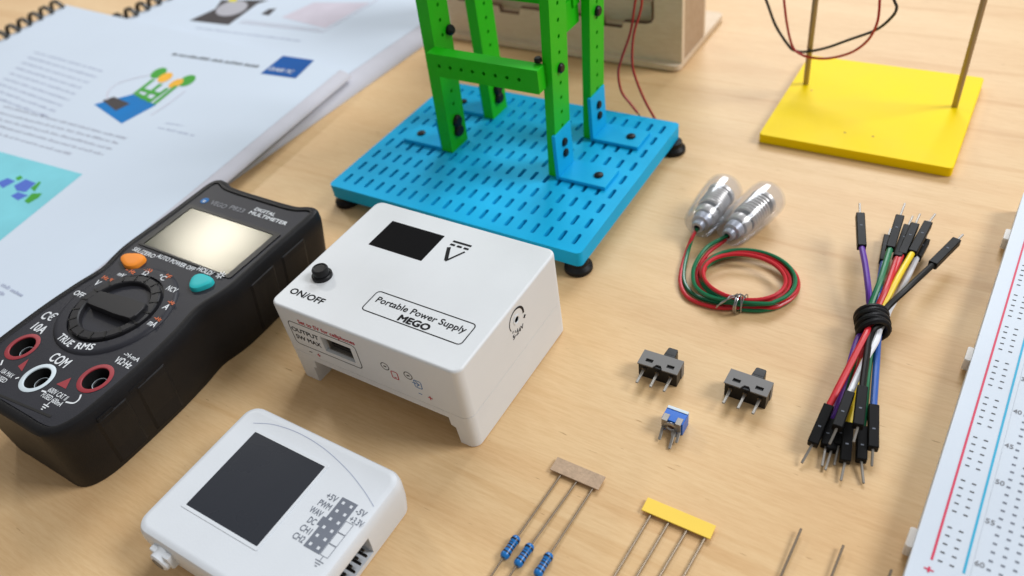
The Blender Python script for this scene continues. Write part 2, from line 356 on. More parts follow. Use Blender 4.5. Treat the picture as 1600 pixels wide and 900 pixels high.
def dashes(nb, quad, z, rows, mt, name, hgt=0.16):
    """rows of small printed words: (u0,v0,u1) in cm along the sheet from its top left corner"""
    tl, tr, bl = Vector((*quad[3], 0)), Vector((*quad[2], 0)), Vector((*quad[0], 0)); R = (tr-tl).normalized(); Dn = (bl-tl).normalized()
    mb = MB(); rnd = random.Random(len(rows)+int(z*50))
    for (u0, v0, u1) in rows:
        u = u0
        while u < u1:
            wl = rnd.uniform(0.25, 0.95); e = min(u+wl, u1); x = u
            while x < e:                                  # letters inside a word
                lw = rnd.uniform(0.05, 0.11); hh = hgt*rnd.choice((0.6, 0.6, 1.0, 0.75)); p = tl+R*x+Dn*v0+Vector((0, 0, z))
                a = p; b = p+R*lw*0.75; mb.quad(a, b, b-Dn*hh, a-Dn*hh); x += lw+0.02
            u = e+0.16
    return mb.build(name, mt, nb)
QB = [(-52.6, 13.5), (-31.0, 13.5), (-29.55, 39.5), (-50.2, 39.5)]
nbB = notebook('thick white spiral notebook lying underneath, multimeter photo printed near its far corner', QB, 0.0, 0.62, None, None, 1.2)
QA = [(-55.2, 7.4), (-28.6, 5.6), (-30.3, 27.4), (-57.4, 28.9)]
nbA = notebook('white spiral notebook on top, printed with a turbine model picture and blue square', QA, 0.63, 1.05, None, None, 0.75)
ZA = 1.068; ZB = 0.638
def Pz(px, py, z): return P(px, py, z)
def patch(pts, mt, parent, name, z): return MB().add([P(a, b, z) for a, b in pts], [tuple(range(len(pts)))]).build(name, mt, parent)
def sheet_rows(pxrows, z):                              # rows given where they run on the sheet
    return [(P(a, b, z), P(c, d, z)) for a, b, c, d in pxrows]
def wordrows(nb, rows, mt, name, hgt=0.17, seed=1, up=Vector((0.06, 0.998, 0)), dens=1.0):
    mb = MB(); rnd = random.Random(seed)
    for a, b in rows:
        R = (b-a); Lr = R.length; R.normalize(); u = 0
        while u < Lr:
            e = min(Lr, u+rnd.uniform(0.25, 1.0)); x = u
            while x < e:
                lw = rnd.uniform(0.05, 0.12); hh = hgt*rnd.choice((0.62, 0.62, 1.0, 0.8)); p = a+R*x
                q = p+R*lw*0.8; mb.quad(p, q, q+up*hh, p+up*hh); x += lw+0.025
            u = e+0.16
    return mb.build(name, mt, nb)
# notebook A prints
patch([(442, 87), (491, 94), (462, 122), (407, 115)], 'navy', nbA, 'printed_square', ZA)
txt('CLASS TC', P(439, 109.5, ZA+0.006), R=(P(466, 114, ZA)-P(412, 105, ZA)).normalized(), U=Vector((0.05, 1, 0)).normalized(), h=0.34, width=1.75, mt='inkwhite', parent=nbA, bold=0.01)
wordrows(nbA, sheet_rows([(267, 86, 403, 106)], ZA), 'ink', 'printed_title', 0.30, 3)
para = []
for k in range(9):
    x0 = 52-9.5*k; y0 = 82+8.2*k; x1 = 158-10.5*k; y1 = 115+9.0*k
    para.append((max(x0, -30), y0 if x0 > -30 else y0, x1, y1-3))
wordrows(nbA, sheet_rows(para[:9], ZA), 'inkpale', 'printed_paragraph', 0.18, 5)
para2 = [(4, 167, 196, 218), (-14, 174, 182, 225), (-20, 183, 172, 234), (-22, 193, 160, 243), (-26, 204, 108, 242)]
wordrows(nbA, sheet_rows(para2, ZA), 'inkgrey', 'printed_paragraph', 0.18, 6)
wordrows(nbA, sheet_rows([(258, 193, 284, 197), (246, 200, 302, 213)], ZA), 'inkpale', 'printed_caption', 0.15, 7)
wordrows(nbA, sheet_rows([(-12, 440, 32, 463), (-12, 455, 6, 463)], ZA), 'inkpale', 'printed_caption', 0.18, 8)
pic = patch([(147, 163), (208, 147), (244, 164), (190, 193)], 'pblue', nbA, 'printed_picture', ZA)
patch([(160, 157), (178, 151), (203, 162), (181, 173)], 'pdark', pic, 'printed_panel', ZA+0.004)
mb = MB()
for seg in [[(210, 147), (240, 124)], [(221, 155), (252, 131)], [(232, 160), (262, 138)], [(240, 163), (276, 134)], [(222, 140), (248, 147)], [(214, 147), (236, 158)]]:
    stroke([P(a, b, ZA+0.005) for a, b in seg], 0.28, Z, 'pgreen', None, mb=mb)
mb.build('printed_frame', 'pgreen', pic)
for cx, cy, mt_, rx, ry in ((248, 114, 'pgreen', 14, 6.5), (258, 121, 'porange', 13, 6), (292, 126, 'pgreen', 15, 7), (275, 130, 'porange', 13, 5)):
    a = math.radians(-25); patch([(cx+rx*math.cos(t_)*math.cos(a)-ry*math.sin(t_)*math.sin(a), cy+rx*math.cos(t_)*math.sin(a)+ry*math.sin(t_)*math.cos(a)) for t_ in [k*math.pi/9 for k in range(18)]], mt_, pic, 'printed_gear', ZA+(0.009 if mt_ == 'porange' else 0.006))
mb = MB(); stroke(spline([P(a, b, ZA+0.003) for a, b in [(168, 156), (170, 142), (190, 128), (235, 117)]], 5), 0.06, Z, None, None, mb=mb)
mb.build('printed_wire', 'inkpink', pic); stroke(spline([P(a, b, ZA+0.003) for a, b in [(236, 180), (262, 163), (290, 142)]], 5), 0.05, Z, 'inkpink', pic, 'printed_wire')
c0 = P(129, 272, ZA); dl = P(0, 237, ZA)-c0; dd = P(0, 376, ZA)-c0
aq = MB().add([c0, c0+dl*1.25, c0+dl*1.25+dd*1.03, c0+dd*1.03], [(0, 1, 2, 3)]).build('printed_banner', 'aqua', nbA)
for q in ([(-4, 285), (12, 278), (24, 283), (4, 294)], [(22, 290), (40, 280), (56, 286), (40, 300), (26, 298)], [(17, 306), (28, 300), (44, 305), (28, 313)]):
    patch(q, 'pviolet', aq, 'printed_tile', ZA+0.006)
for q in ([(24, 278), (32, 274), (36, 278), (28, 282)], [(48, 294), (62, 283), (64, 285), (54, 299)], [(38, 314), (50, 302), (66, 302), (60, 309), (44, 318)]):
    patch(q, 'pgreen', aq, 'printed_leaf', ZA+0.008)
# notebook B prints
pm = patch([(296, 32), (336, 14), (346, 0), (420, 0), (402, 6), (357, 39)], 'pdark', nbB, 'printed_picture', ZB)
patch([(345+25*math.cos(t_)+17, 13+11*math.sin(t_)-5*math.cos(t_)) for t_ in [k*math.pi/9 for k in range(18)]], 'pgrey', pm, 'printed_dial', ZB+0.005)
patch([(356, 2), (360, -3), (372, -4), (368, 3)], 'pyell', pm, 'printed_button', ZB+0.006)
patch([(440, 27), (490, 4), (578, 4), (508, 44)], 'inkpink', nbB, 'printed_panel', ZB)
patch([(408, 22), (420, 14), (432, 13), (420, 24)], 'pdark', nbB, 'printed_mark', ZB+0.003)
mb = MB(); stroke([P(a, b, ZB+0.004) for a, b in [(374, 35), (505, 50), (590, 0)]], 0.07, Z, None, None, mb=mb); stroke([P(a, b, ZB+0.004) for a, b in [(380, 32), (500, 46)]], 0.05, Z, None, None, mb=mb); mb.build('printed_line', 'inkpink', nbB)
wordrows(nbB, sheet_rows([(305, 44, 468, 65)], ZB), 'inkpale', 'printed_caption', 0.2, 9)

# ------------------------------------------------------------------ multimeter
mm = thing('multimeter', 'black handheld digital multimeter with a rotary dial and three probe sockets', 'multimeter', (-23.1, 9.5, 0))
MC = -23.1
half = [(3.62, 0.0, 2.78), (3.72, 0.12, 2.9)]
prof = [(3.62, 0.0), (3.62, 1.2), (3.62, 1.95), (3.70, 2.36), (3.95, 2.70), (4.4, 2.93), (5.0, 3.03), (6.2, 3.06), (7.4, 3.04), (8.6, 2.92), (9.5, 2.76), (10.2, 2.92), (10.9, 3.02), (12.5, 2.98), (14.2, 2.98), (14.9, 2.97), (15.25, 2.84), (15.40, 2.55), (15.34, 2.2), (15.2, 1.8), (15.16, 0.9), (15.16, 0.0)]
def sm(pr):                                              # smooth half profile -> full outline
    q = spline([(h_, y_, 0) for y_, h_ in pr], 4); return [(p.x, p.y) for p in q]
hp = sm(prof)
def outline(inset, taper=0.0):
    full = [(MC+h_, y_) for h_, y_ in hp]+[(MC-h_, y_) for h_, y_ in list(reversed(hp))[1:-1]]
    if taper: return [(MC+(x-MC)*(1-inset/3.0), 3.62+(y-3.62)*(1-inset*.012)) for x, y in full]
    n = len(full); out = []
    for i in range(n):
        a = Vector((*full[i-1], 0)); b = Vector((*full[(i+1) % n], 0)); t_ = (b-a).normalized(); nn = Vector((t_.y, -t_.x, 0))
        out.append((full[i][0]-nn.x*inset, full[i][1]-nn.y*inset*(0.35 if full[i][1] < 4.2 and taper else 1)))
    return out
rings = [[(x, y, z) for x, y in outline(i_, 1)] for z, i_ in ((0.0, 0.62), (0.12, 0.52), (1.0, 0.36), (2.3, 0.05), (2.6, 0.0), (2.86, 0.02))]+[[(x, y, z) for x, y in outline(i_)] for z, i_ in ((2.96, 0.07), (3.01, 0.17), (3.0, 0.30), (2.90, 0.36))]
MB().loft(rings, (True, False)).build('holster', 'rubber', mm, smooth=True)
jacks = [(35.5, 542, 'red'), (58.7, 590.7, 'ringwhite'), (149.3, 591.5, 'red')]
jc = [P(a, b, 2.95) for a, b, _ in jacks]
fpl = plate(outline(0.35), [circ(p.x, p.y, 0.47) for p in jc], 2.60, 2.95).build('faceplate', 'face', mm)
def halfw(y): return max((h_ for h_, yy in hp if abs(yy-y) < .25), default=3.0)
for sg in (1, -1):                                        # raised grip pads on the holster sides
    for ya, yb in ((4.75, 6.0), (6.2, 7.5), (11.2, 12.6), (12.8, 14.2)):
        rg = []
        for k in range(9):
            y = ya+(yb-ya)*k/8; e_ = -.05 if k in (0, 8) else .045; rg.append([(MC+sg*(halfw(y)-ins+o_), y, z) for z, ins, o_ in ((.25, .50, -.05), (.32, .485, e_), (1.0, .36, e_), (2.3, .05, e_), (2.55, .01, e_), (2.62, .0, -.05))])
        gm = MB(); n6 = 6
        gm.add([p for r_ in rg for p in r_], [(i*n6+j, (i+1)*n6+j, (i+1)*n6+j+1, i*n6+j+1) for i in range(8) for j in range(5)]); gm.build('grip_pad', 'rubber', mm)
for (a, b, mt_), p in zip(jacks, jc):
    j = MB().lathe([(0.43, 2.953), (0.56, 2.954), (0.575, 2.962), (0.55, 2.972), (0.44, 2.972), (0.425, 2.96), (0.425, 2.93)], (p.x, p.y, 0), n=36, caps=(False, False)).build('socket', mt_, mm, smooth=True)
    MB().lathe([(0.445, 2.94), (0.445, 1.7), (0.0, 1.7)], (p.x, p.y, 0), n=28, caps=(False, False)).build('socket_well', 'hole', j, smooth=True)
    MB().lathe([(0.24, 1.7), (0.24, 2.67), (0.22, 2.70), (0.19, 2.67), (0.19, 1.75)], (p.x, p.y, 0), n=24, caps=(False, False)).build('socket_sleeve', 'black', j, smooth=True)
    MB().lathe([(0.243, 2.665), (0.243, 2.69), (0.232, 2.704), (0.216, 2.704)], (p.x, p.y, 0), n=24, caps=(False, False)).build('contact_rim', 'ringwhite', j, smooth=True)
# display
bz = plate(rrect(-25.62, -20.62, 11.03, 13.62, 0.10), [rrect(-25.36, -20.86, 11.12, 13.48, 0.05)], 2.93, 2.985).build('display_bezel', 'black', mm, bevel=0.02)
MB().prism(rrect(-25.37, -20.85, 11.11, 13.49, 0.05), 2.94, 2.962).build('display', 'lcd', mm)
def button(cx, cy, w2, h2, mt_, tri):
    pts = []
    for k in range(28):
        a = 2*math.pi*k/28; rr = 1.0+0.10*math.cos(3*(a+tri)); pts.append((cx+w2*rr*math.cos(a), cy+h2*rr*math.sin(a)))
    sc = lambda q: [(cx+(x-cx)*q, cy+(y-cy)*q) for x, y in pts]
    MB().loft([[(x, y, z) for x, y in sc(q)] for z, q in ((2.93, 1.0), (3.04, 0.98), (3.10, 0.91), (3.125, 0.77), (3.13, 0.5))]).build('button', mt_, mm, smooth=True)
b0 = P(206.5, 406, 3.06); b1 = P(313, 440, 3.06)
button(b0.x, b0.y, 0.54, 0.36, 'orange', math.pi); button(b1.x, b1.y, 0.45, 0.38, 'teal', math.pi/2)
# dial
dc = (-23.27, 8.28)
MB().lathe([(2.08, 2.952), (2.05, 3.0), (1.98, 3.035), (1.9, 3.04), (1.62, 3.04)], (*dc, 0), n=64, caps=(False, False)).build('dial_surround', 'face', mm, smooth=True)
kn = MB().lathe([(1.52, 2.95), (1.52, 3.09), (1.48, 3.13), (1.23, 3.13), (1.19, 3.10), (1.14, 2.88), (1.0, 2.86), (0, 2.86)], (*dc, 0), n=64, caps=(False, False)).build('dial', 'knob', mm, smooth=True)
mb = MB()
for k in range(18):
    a = math.radians(10+k*20); d_ = Vector((math.cos(a), math.sin(a), 0)); c_ = Vector((*dc, 0))
    mb.obox(c_+d_*1.25+Z*3.125, c_+d_*1.53+Z*3.11, 0.055, 0.06)
mb.build('dial_notches', 'hole', kn)
ang = math.radians(5); bx = Vector((math.cos(ang), math.sin(ang), 0)); by = Vector((-bx.y, bx.x, 0)); c_ = Vector((*dc, 0))
barpts = [(-1.04, 0.16), (-0.94, 0.32), (0.5, 0.40), (1.22, 0.38), (1.30, 0.2), (1.30, -0.2), (1.22, -0.38), (0.5, -0.40), (-0.94, -0.32), (-1.04, -0.16)]
ring = lambda q, z, s=0.0: [tuple(c_+bx*(x*q)+by*(y*(q-s))+Z*z) for x, y in barpts]
MB().loft([ring(1, 2.87), ring(0.985, 3.24, .02), ring(0.97, 3.265, .04)]).build('dial_grip', 'knob', kn)

zf = 2.957
def mt_txt(b, px, py, h, wd, mt_='inkwhite', bold=0.012, z=zf, R=X, U=Y): txt(b, P(px, py, z), R, U, h, wd, mt_, mm, bold=bold)
MB().lathe([(0.17, 2.952), (0.17, 2.965), (0, 2.966)], P(320, 313.8, 0)*0+P(320, 313.8, 2.95)*1-Z*2.95, n=20, caps=(False, False)).build('logo_disc', 'inkblue', mm)
lg = P(320, 313.8, 2.97); txt('z', lg, X, Y, 0.16, 0.16, 'inkwhite', mm, bold=0.02, name='logo_mark')
mt_txt('VEGO', 342, 319.5, 0.24, 0.85, 'inkdim'); mt_txt('P823', 371, 326.5, 0.22, 0.75, 'inkdim')
mt_txt('DIGITAL', 414.5, 331, 0.17, 1.05, bold=.02); mt_txt('MULTIMETER', 419, 340.5, 0.18, 1.95, bold=.02)
mt_txt('SEL/ZERO', 225.5, 394.5, 0.19, 1.2); mt_txt('AUTO POWER OFF', 275, 410, 0.19, 2.0); mt_txt('HOLD/', 321.5, 423.5, 0.20, 0.76, z=2.99)
sc_ = P(345, 430, 2.99); mb = MB()
for k in range(8):
    a = k*math.pi/4; d_ = Vector((math.cos(a), math.sin(a), 0)); stroke([sc_+d_*0.09, sc_+d_*0.18], 0.04, Z, None, None, mb=mb)
stroke([sc_+Vector((0.07*math.cos(k*.6), 0.07*math.sin(k*.6), 0)) for k in range(11)], 0.03, Z, None, None, mb=mb, closed=True); mb.build('backlight_symbol', 'inkwhite', mm)
def M2(x, y): return x/5, 400+y/5
def M3(x, y): return x/3.75, 520+y/3.75
zd = 3.045
for b, xy, h, wd, c2, z_ in [('V', (764, 210), .26, .2, 'inkwhite', zd), ('Hz %', (845, 178), .16, .55, 'inkorange', zd), ('mV', (952, 146), .18, .32, 'inkwhite', zd), ('~ Hz', (1022, 117), .17, .5, 'inkorange', zd), ('\u03a9', (1140, 134), .2, .22, 'inkwhite', zd), ('.:))', (1163, 108), .15, .36, 'inkorange', zd), ('\u00b0C', (1268, 168), .22, .36, 'inkwhite', zd), ('\u00b0F', (1312, 160), .18, .28, 'inkorange', zd), ('NCV', (1346, 259), .22, .45, 'inkwhite', zd), ('A', (1302, 396), .24, .22, 'inkwhite', zd), ('~Hz', (1340, 362), .15, .32, 'inkorange', zd), ('mA', (1196, 527), .24, .34, 'inkwhite', zd), ('~Hz', (1235, 490), .15, .34, 'inkorange', zd), ('OFF', (622, 296), .22, .5, 'inkwhite', zd)]:
    mt_txt(b, *M2(*xy), h, wd, c2, 0.012, z_)
mt_txt('C', *M2(362, 462), .36, .24, 'inkwhite', 0.012); mt_txt('\u20ac', *M2(408, 474), .36, .26, 'inkwhite', 0.0); mt_txt('10A', *M2(312, 562), .34, .62); mt_txt('COM', *M2(472, 812), .36, .85)
for b, q0, q1 in (('TRUE', (470, 622), (562, 690)), ('RMS', (598, 700), (735, 710))):
    e0, e1 = P(*M2(*q0), zd), P(*M2(*q1), zd); rr = (e1-e0).normalized(); txt(b, (e0+e1)/2, rr, Z.cross(rr), .27, (e1-e0).length, 'inkwhite', mm, bold=.012)
mt_txt('V\u03a9\u00b7Hz', *M2(968, 832), .24, .75); mt_txt('->I-mA', *M2(1032, 787), .16, .72)
mt_txt('10A MAX', *M3(45, 238), .17, .62, bold=0.0); mt_txt('FUSED', *M3(8, 268), .17, .55, bold=0.0)
mt_txt('600V CAT II', *M3(342, 358), .18, .90, bold=0.0); mt_txt('FUSED 600mA', *M3(308, 390), .18, .98, bold=0.0)
mb = MB(); g0 = P(*M3(268, 430), zf)
stroke([g0+Y*0.16, g0+Y*0.02], .035, Z, None, None, mb=mb)
for k, wd in enumerate((.26, .17, .08)): stroke([g0+Vector((-wd/2, .02-.075*k, 0)), g0+Vector((wd/2, .02-.075*k, 0))], .035, Z, None, None, mb=mb)
for seg in ([(475, 362), (462, 392), (430, 412), (385, 405)], [(90, 268), (112, 262)], [(245, 340), (270, 347)], [(17, 160), (5, 190)]): stroke(spline([P(*M3(*q), zf) for q in seg], 4), .055, Z, None, None, mb=mb)
mb.build('ground_symbol', 'inkwhite', mm)
for q in ([(105, 195), (170, 152), (128, 225)], [(330, 300), (418, 262), (385, 328)]):
    MB().add([P(*M3(*k), zf+.002) for k in q], [(0, 1, 2)]).build('warning_triangle', 'red', mm)
s0, s1 = P(*M3(-60, 340), zf), P(*M3(298, 492), zf); stroke([s0, s1], .07, Z, 'hole', mm, 'face_seam')
for y0, y1 in ((4.9, 5.45), (6.1, 6.7)):                 # grip notches on the holster side
    MB().box(MC+2.98, MC+3.075, y0, y1, 2.56, 2.70).build('grip_notch', 'black', mm, bevel=0.02)

# ------------------------------------------------------------------ power supply box
ps = thing('power_supply_box', 'white box lettered Portable Power Supply, black on off button on top', 'power supply', (-14.2, 13.25, 0))
px0, px1, py0, py1 = -17.86, -10.53, 10.40, 16.10
def rboxrings(x0, x1, y0, y1, z0, z1, r, b):
    I = lambda i: rrect(x0+i, x1-i, y0+i, y1-i, max(.02, r-i), 8)
    seq = [(z0, 0)]+[(z1-b+b*math.sin(k*math.pi/8), b*(1-math.cos(k*math.pi/8))) for k in range(5)]
    return [[(x, y, z) for x, y in I(i)] for z, i in seq]
lid = MB().loft(rboxrings(px0, px1, py0, py1, 1.43, 3.50, 0.30, 0.09)).build('case_lid', 'white', ps, smooth=True)
base = MB().loft([[(x, y, z) for x, y in rrect(px0+i, px1-i, py0+i, py1-i, .3, 8)] for z, i in ((0, .05), (.05, .0), (1.415, .0))]).build('case_base', 'white', ps, smooth=True)
arch = [(-17.45, -1), (-17.05, .0), (-17.02, .75), (-16.86, .80), (-16.84, 1.16), (-11.36, 1.16), (-11.34, .82), (-11.18, .76), (-11.13, 0), (-10.95, -1)]
cm = MB(); n = len(arch); v = [(x, 0, z) for x, z in arch]+[(x, 15.2, z) for x, z in arch]
cm.add(v, [tuple(range(n)), tuple(range(n, 2*n))[::-1]]+[(i, i+n, (i+1) % n+n, (i+1) % n) for i in range(n)])
ub = MB(); u0, u1, w0, w1 = -15.98, -14.72, 2.03, 2.70
ub.loft([[(u0, 10.3, w0), (u1, 10.3, w0), (u1, 10.3, w1), (u0, 10.3, w1)], [(u0, 10.95, w0), (u1, 10.95, w0), (u1, 10.95, w1), (u0, 10.95, w1)]])
cut(lid, [ub]); cut(base, [cm])
for o in (lid, base):
    finish(o)
ub = thing_port = MB(); ub.box(-15.86, -14.78, 10.72, 10.95, 2.08, 2.62); port = ub.build('usb_port', 'hole', ps)
sh = MB()
for a in ((-15.88, -14.76, 10.50, 10.94, 2.62, 2.66), (-15.88, -14.76, 10.50, 10.94, 2.06, 2.10), (-15.88, -15.84, 10.50, 10.94, 2.10, 2.62), (-14.80, -14.76, 10.50, 10.94, 2.10, 2.62)): sh.box(*a)
sh.build('metal_shell', 'metal', port); MB().box(-15.78, -14.86, 10.60, 10.7, 2.15, 2.30).build('contact_tongue', 'black', port)
MB().prism(rrect(-16.60, -14.37, 13.95, 15.31, .02), 3.48, 3.506).build('display', 'oled', ps)
bt = MB().lathe([(.34, 3.49), (.34, 3.60), (.31, 3.63), (.28, 3.63)], (-17.0, 12.05, 0), n=32, caps=(False, False)).build('power_button', 'black', ps, smooth=True)
MB().lathe([(.27, 3.5), (.27, 3.82), (.25, 3.86), (.21, 3.87), (.18, 3.85), (0, 3.85)], (-17.0, 12.05, 0), n=32, caps=(False, False)).build('button_cap', 'black', bt, smooth=True)
zt = 3.502
txt('ON/OFF', (-16.83, 11.12, zt), h=.25, width=1.40, parent=ps, bold=.018)
mb = MB(); stroke([(x, y, zt) for x, y in rrect(-14.80, -11.08, 11.36, 12.24, .13, 4)], .035, Z, None, None, closed=True, mb=mb); mb.build('label_frame', 'ink', ps)
txt('Portable Power Supply', (-12.92, 11.93, zt), h=.245, width=3.34, parent=ps, bold=.006); txt('MEGO', (-12.88, 11.56, zt), h=.245, width=1.12, parent=ps, bold=.045)
mb = MB(); stroke([(-13.95, 15.20, zt), (-13.22, 15.20, zt)], .085, Z, None, None, mb=mb)
for k in range(3): stroke([(-13.95+.27*k, 15.03, zt), (-13.95+.27*k+.19, 15.03, zt)], .085, Z, None, None, mb=mb)
mb.build('voltage_symbol', 'ink', ps)
mb = MB(); stroke([(-13.90, 14.88, zt), (-13.62, 14.30, zt)], .13, Z, None, None, mb=mb); stroke([(-13.62, 14.26, zt), (-13.27, 14.88, zt)], .07, Z, None, None, mb=mb); mb.build('voltage_symbol', 'ink', ps)
yf = py0-.001; NF = Vector((0, -1, 0))
mb = MB(); stroke([(x, yf, z) for x, z in rrect(-17.32, -14.48, 1.85, 2.90, .16, 4)], .03, NF, None, None, closed=True, mb=mb); mb.build('output_frame', 'ink', ps)
txt('Set to 5V for cellphones', (-15.6, yf, 3.06), X, Z, .17, 2.35, 'inkred', ps, bold=.012)
txt('OUTPUT', (-16.68, yf, 2.56), X, Z, .20, 1.16, 'ink', ps, bold=.01); txt('5W MAX', (-16.66, yf, 2.22), X, Z, .20, 1.08, 'ink', ps, bold=.01)
mb = MB()
for cx, cz in ((-13.41, 2.50), (-12.53, 2.50)):
    stroke([(cx+.15*math.cos(k*math.pi/10), yf, cz+.15*math.sin(k*math.pi/10)) for k in range(20)], .028, NF, None, None, closed=True, mb=mb); stroke([(cx-.055, yf, cz), (cx+.055, yf, cz)], .05, NF, None, None, mb=mb)
stroke([(-16.87, yf, 1.62), (-16.73, yf, 1.62)], .03, NF, None, None, mb=mb); mb.build('indicator_ring', 'ink', ps)
mb = MB(); stroke([(x, yf, z) for x, z in rrect(-13.22, -12.98, 2.08, 2.40, .05, 3)], .032, NF, None, None, closed=True, mb=mb); stroke([(-13.14, yf, 2.14), (-13.06, yf, 2.14)], .03, NF, None, None, mb=mb)
for cx, cz, q in ((-11.88, 1.80, .09), (-16.44, 1.62, .075)): stroke([(cx-q, yf, cz), (cx+q, yf, cz)], .032, NF, None, None, mb=mb); stroke([(cx, yf, cz-q), (cx, yf, cz+q)], .032, NF, None, None, mb=mb)
mb.build('red_symbols', 'inkred', ps)
mb = MB(); stroke([(x, yf, z) for x, z in rrect(-12.36, -12.10, 2.08, 2.40, .05, 3)], .03, NF, None, None, closed=True, mb=mb); stroke([(-12.45, yf, 2.25), (-12.15, yf, 2.25)], .03, NF, None, None, mb=mb); stroke([(-12.30, yf, 2.13), (-12.18, yf, 2.25), (-12.30, yf, 2.36)], .03, NF, None, None, mb=mb)
stroke([(-12.32, yf, 1.81), (-12.18, yf, 1.81)], .03, NF, None, None, mb=mb); mb.build('blue_symbols', 'inkblue', ps)
xf = px1+.001; dk = (13.42, 2.86)
mb = MB()
arcp = [(xf, dk[0]+.40*math.cos(math.radians(a)), dk[1]+.40*math.sin(math.radians(a))) for a in range(-10, 215, 12)]
for k in range(len(arcp)-1): stroke([arcp[k], arcp[k+1]], .02+.07*(1-k/len(arcp)), X, None, None, mb=mb)
for a in (225, 245, 265): stroke([(xf, dk[0]+.36*math.cos(math.radians(a)), dk[1]+.36*math.sin(math.radians(a))), (xf, dk[0]+.44*math.cos(math.radians(a)), dk[1]+.44*math.sin(math.radians(a)))], .04, X, None, None, mb=mb)
mb.build('dial_scale', 'ink', ps); txt('5-24V', (xf, dk[0]-.02, 2.36), Y, Z, .17, .62, 'ink', ps, bold=.02); txt('+', (xf, dk[0]+.42, 2.62), Y, Z, .2, .14, 'ink', ps, bold=.03)
MB().lathe([(.17, 0), (.17, .02), (.12, .02), (.10, -.0), (0, -.0)], (px1, *dk), X, 20, (False, False)).build('trim_dial', 'white2', ps, smooth=True)

# ------------------------------------------------------------------ pocket oscilloscope
sc = thing('pocket_oscilloscope', 'small white rounded oscilloscope with a blank dark grey screen', 'oscilloscope', (-14.3, 5.6, 0))
sx0, sx1, sy0, sy1 = -17.22, -11.10, 3.20, 8.06
body = MB().loft([[(x, y, z) for x, y in rrect(sx0+i, sx1-i, sy0+i, sy1-i, max(.05, .52-i), 8)] for z, i in ((0, .16), (.06, .1), (.6, .02), (1.15, 0), (1.36, .03), (1.45, .09), (1.495, .19), (1.50, .28))]).build('case', 'white2', sc, smooth=True)
hc = MB().box(-11.72, -10.9, 3.6, 6.15, .28, 1.06)
cut(body, [hc])
finish(body)
MB().box(-11.74, -11.70, 3.62, 6.13, .30, 1.04).build('header_block', 'inkslate', sc)
for i in range(9):
    for zz in (.52, .82):
        y = 3.85+.254*i; MB().obox((-11.7, y, zz), (-11.12, y, zz), .066, .066).build('header_pin', 'jblack', sc)
ds = plate(rrect(-16.36, -13.31, 4.33, 7.30, .06), [rrect(-16.24, -13.40, 4.43, 7.20, .03)], 1.49, 1.515).build('display_frame', 'white2', sc, bevel=.01)
MB().prism(rrect(-16.25, -13.39, 4.42, 7.21, .03), 1.495, 1.506).build('display', 'screen', sc)
bn = MB().lathe([(.0, -.46), (.26, -.46), (.31, -.42), (.33, -.2), (.36, -.15), (.36, .2)], (-15.95, 3.35, .98), Y, 28, (False, False)).build('probe_connector', 'white2', sc, smooth=True)
MB().lathe([(.2, -.48), (.2, -.465), (0, -.464)], (-15.95, 3.35, .98), Y, 20, (False, False)).build('connector_bore', 'metal', bn)
MB().box(-16.34, -15.56, 3.02, 3.3, .75, 1.28).build('connector_shoulder', 'white2', sc, bevel=.06)
for x in (-15.9, -13.9): MB().prism(rrect(x-.16, x+.16, 7.95, 8.10, .05), .85, 1.12).build('side_button', 'white2', sc, bevel=.02)
zs = 1.502
mb = MB(); stroke(spline([(-16.55, 7.42, zs), (-15.9, 7.66, zs), (-14.96, 7.76, zs), (-13.9, 7.68, zs), (-12.78, 7.42, zs), (-11.9, 7.1, zs), (-11.30, 6.82, zs)], 8), .022, Z, None, None, mb=mb); mb.build('curved_seam', 'inkpale', sc)
hx0, hx1, hy0, hy1 = -12.28, -11.72, 5.04, 6.66; sq = []
for r_ in range(6):
    for c2 in range(2):
        cx = hx0+.14+.28*c2; cy = hy1-.135-.27*r_; sq.append([(cx-.045, cy-.045), (cx+.045, cy-.045), (cx+.045, cy+.045), (cx-.045, cy+.045)])
plate([(hx0, hy0), (hx1, hy0), (hx1, hy1), (hx0, hy1), (hx0, hy1-.70), (hx0-.10, hy1-.70), (hx0-.10, hy1-.98), (hx0, hy1-.98)], sq, zs, zs+.003).build('pinout_diagram', 'inkslate', sc)
for k, b in enumerate(('+5V', 'PWM', 'WAV', 'DC', 'CH1', 'CH2')):
    txt(b, (hx0-(.16 if k in (2, 3) else .08), hy1-.14-.27*k, zs), h=.19, width=(.36, .42, .42, .24, .36, .38)[k], mt='inkslate', parent=sc, align='R', bold=.006)
txt('-5V', (hx1+.07, hy1-.14, zs), h=.19, width=.32, mt='inkslate', parent=sc, align='L', bold=.006); txt('+3.3V', (hx1+.07, hy1-.41, zs), h=.19, width=.44, mt='inkslate', parent=sc, align='L', bold=.006)
mb = MB()
for k in range(3):
    y1_ = hy1-.54-.36*k; stroke([(x, y, zs) for x, y in [(hx1+.02, y1_), (hx1+.28, y1_), (hx1+.28, y1_-.34), (hx1+.02, y1_-.34)]], .02, Z, None, None, closed=True, mb=mb)
gx, gy = hx1+.14, hy0-.14; stroke([(gx, hy0+.02, zs), (gx, gy, zs)], .02, Z, None, None, mb=mb)
for k, wd in enumerate((.28, .18, .08)): stroke([(gx-wd/2, gy-.07*k, zs), (gx+wd/2, gy-.07*k, zs)], .025, Z, None, None, mb=mb)
mb.build('pinout_lines', 'inkslate', sc)

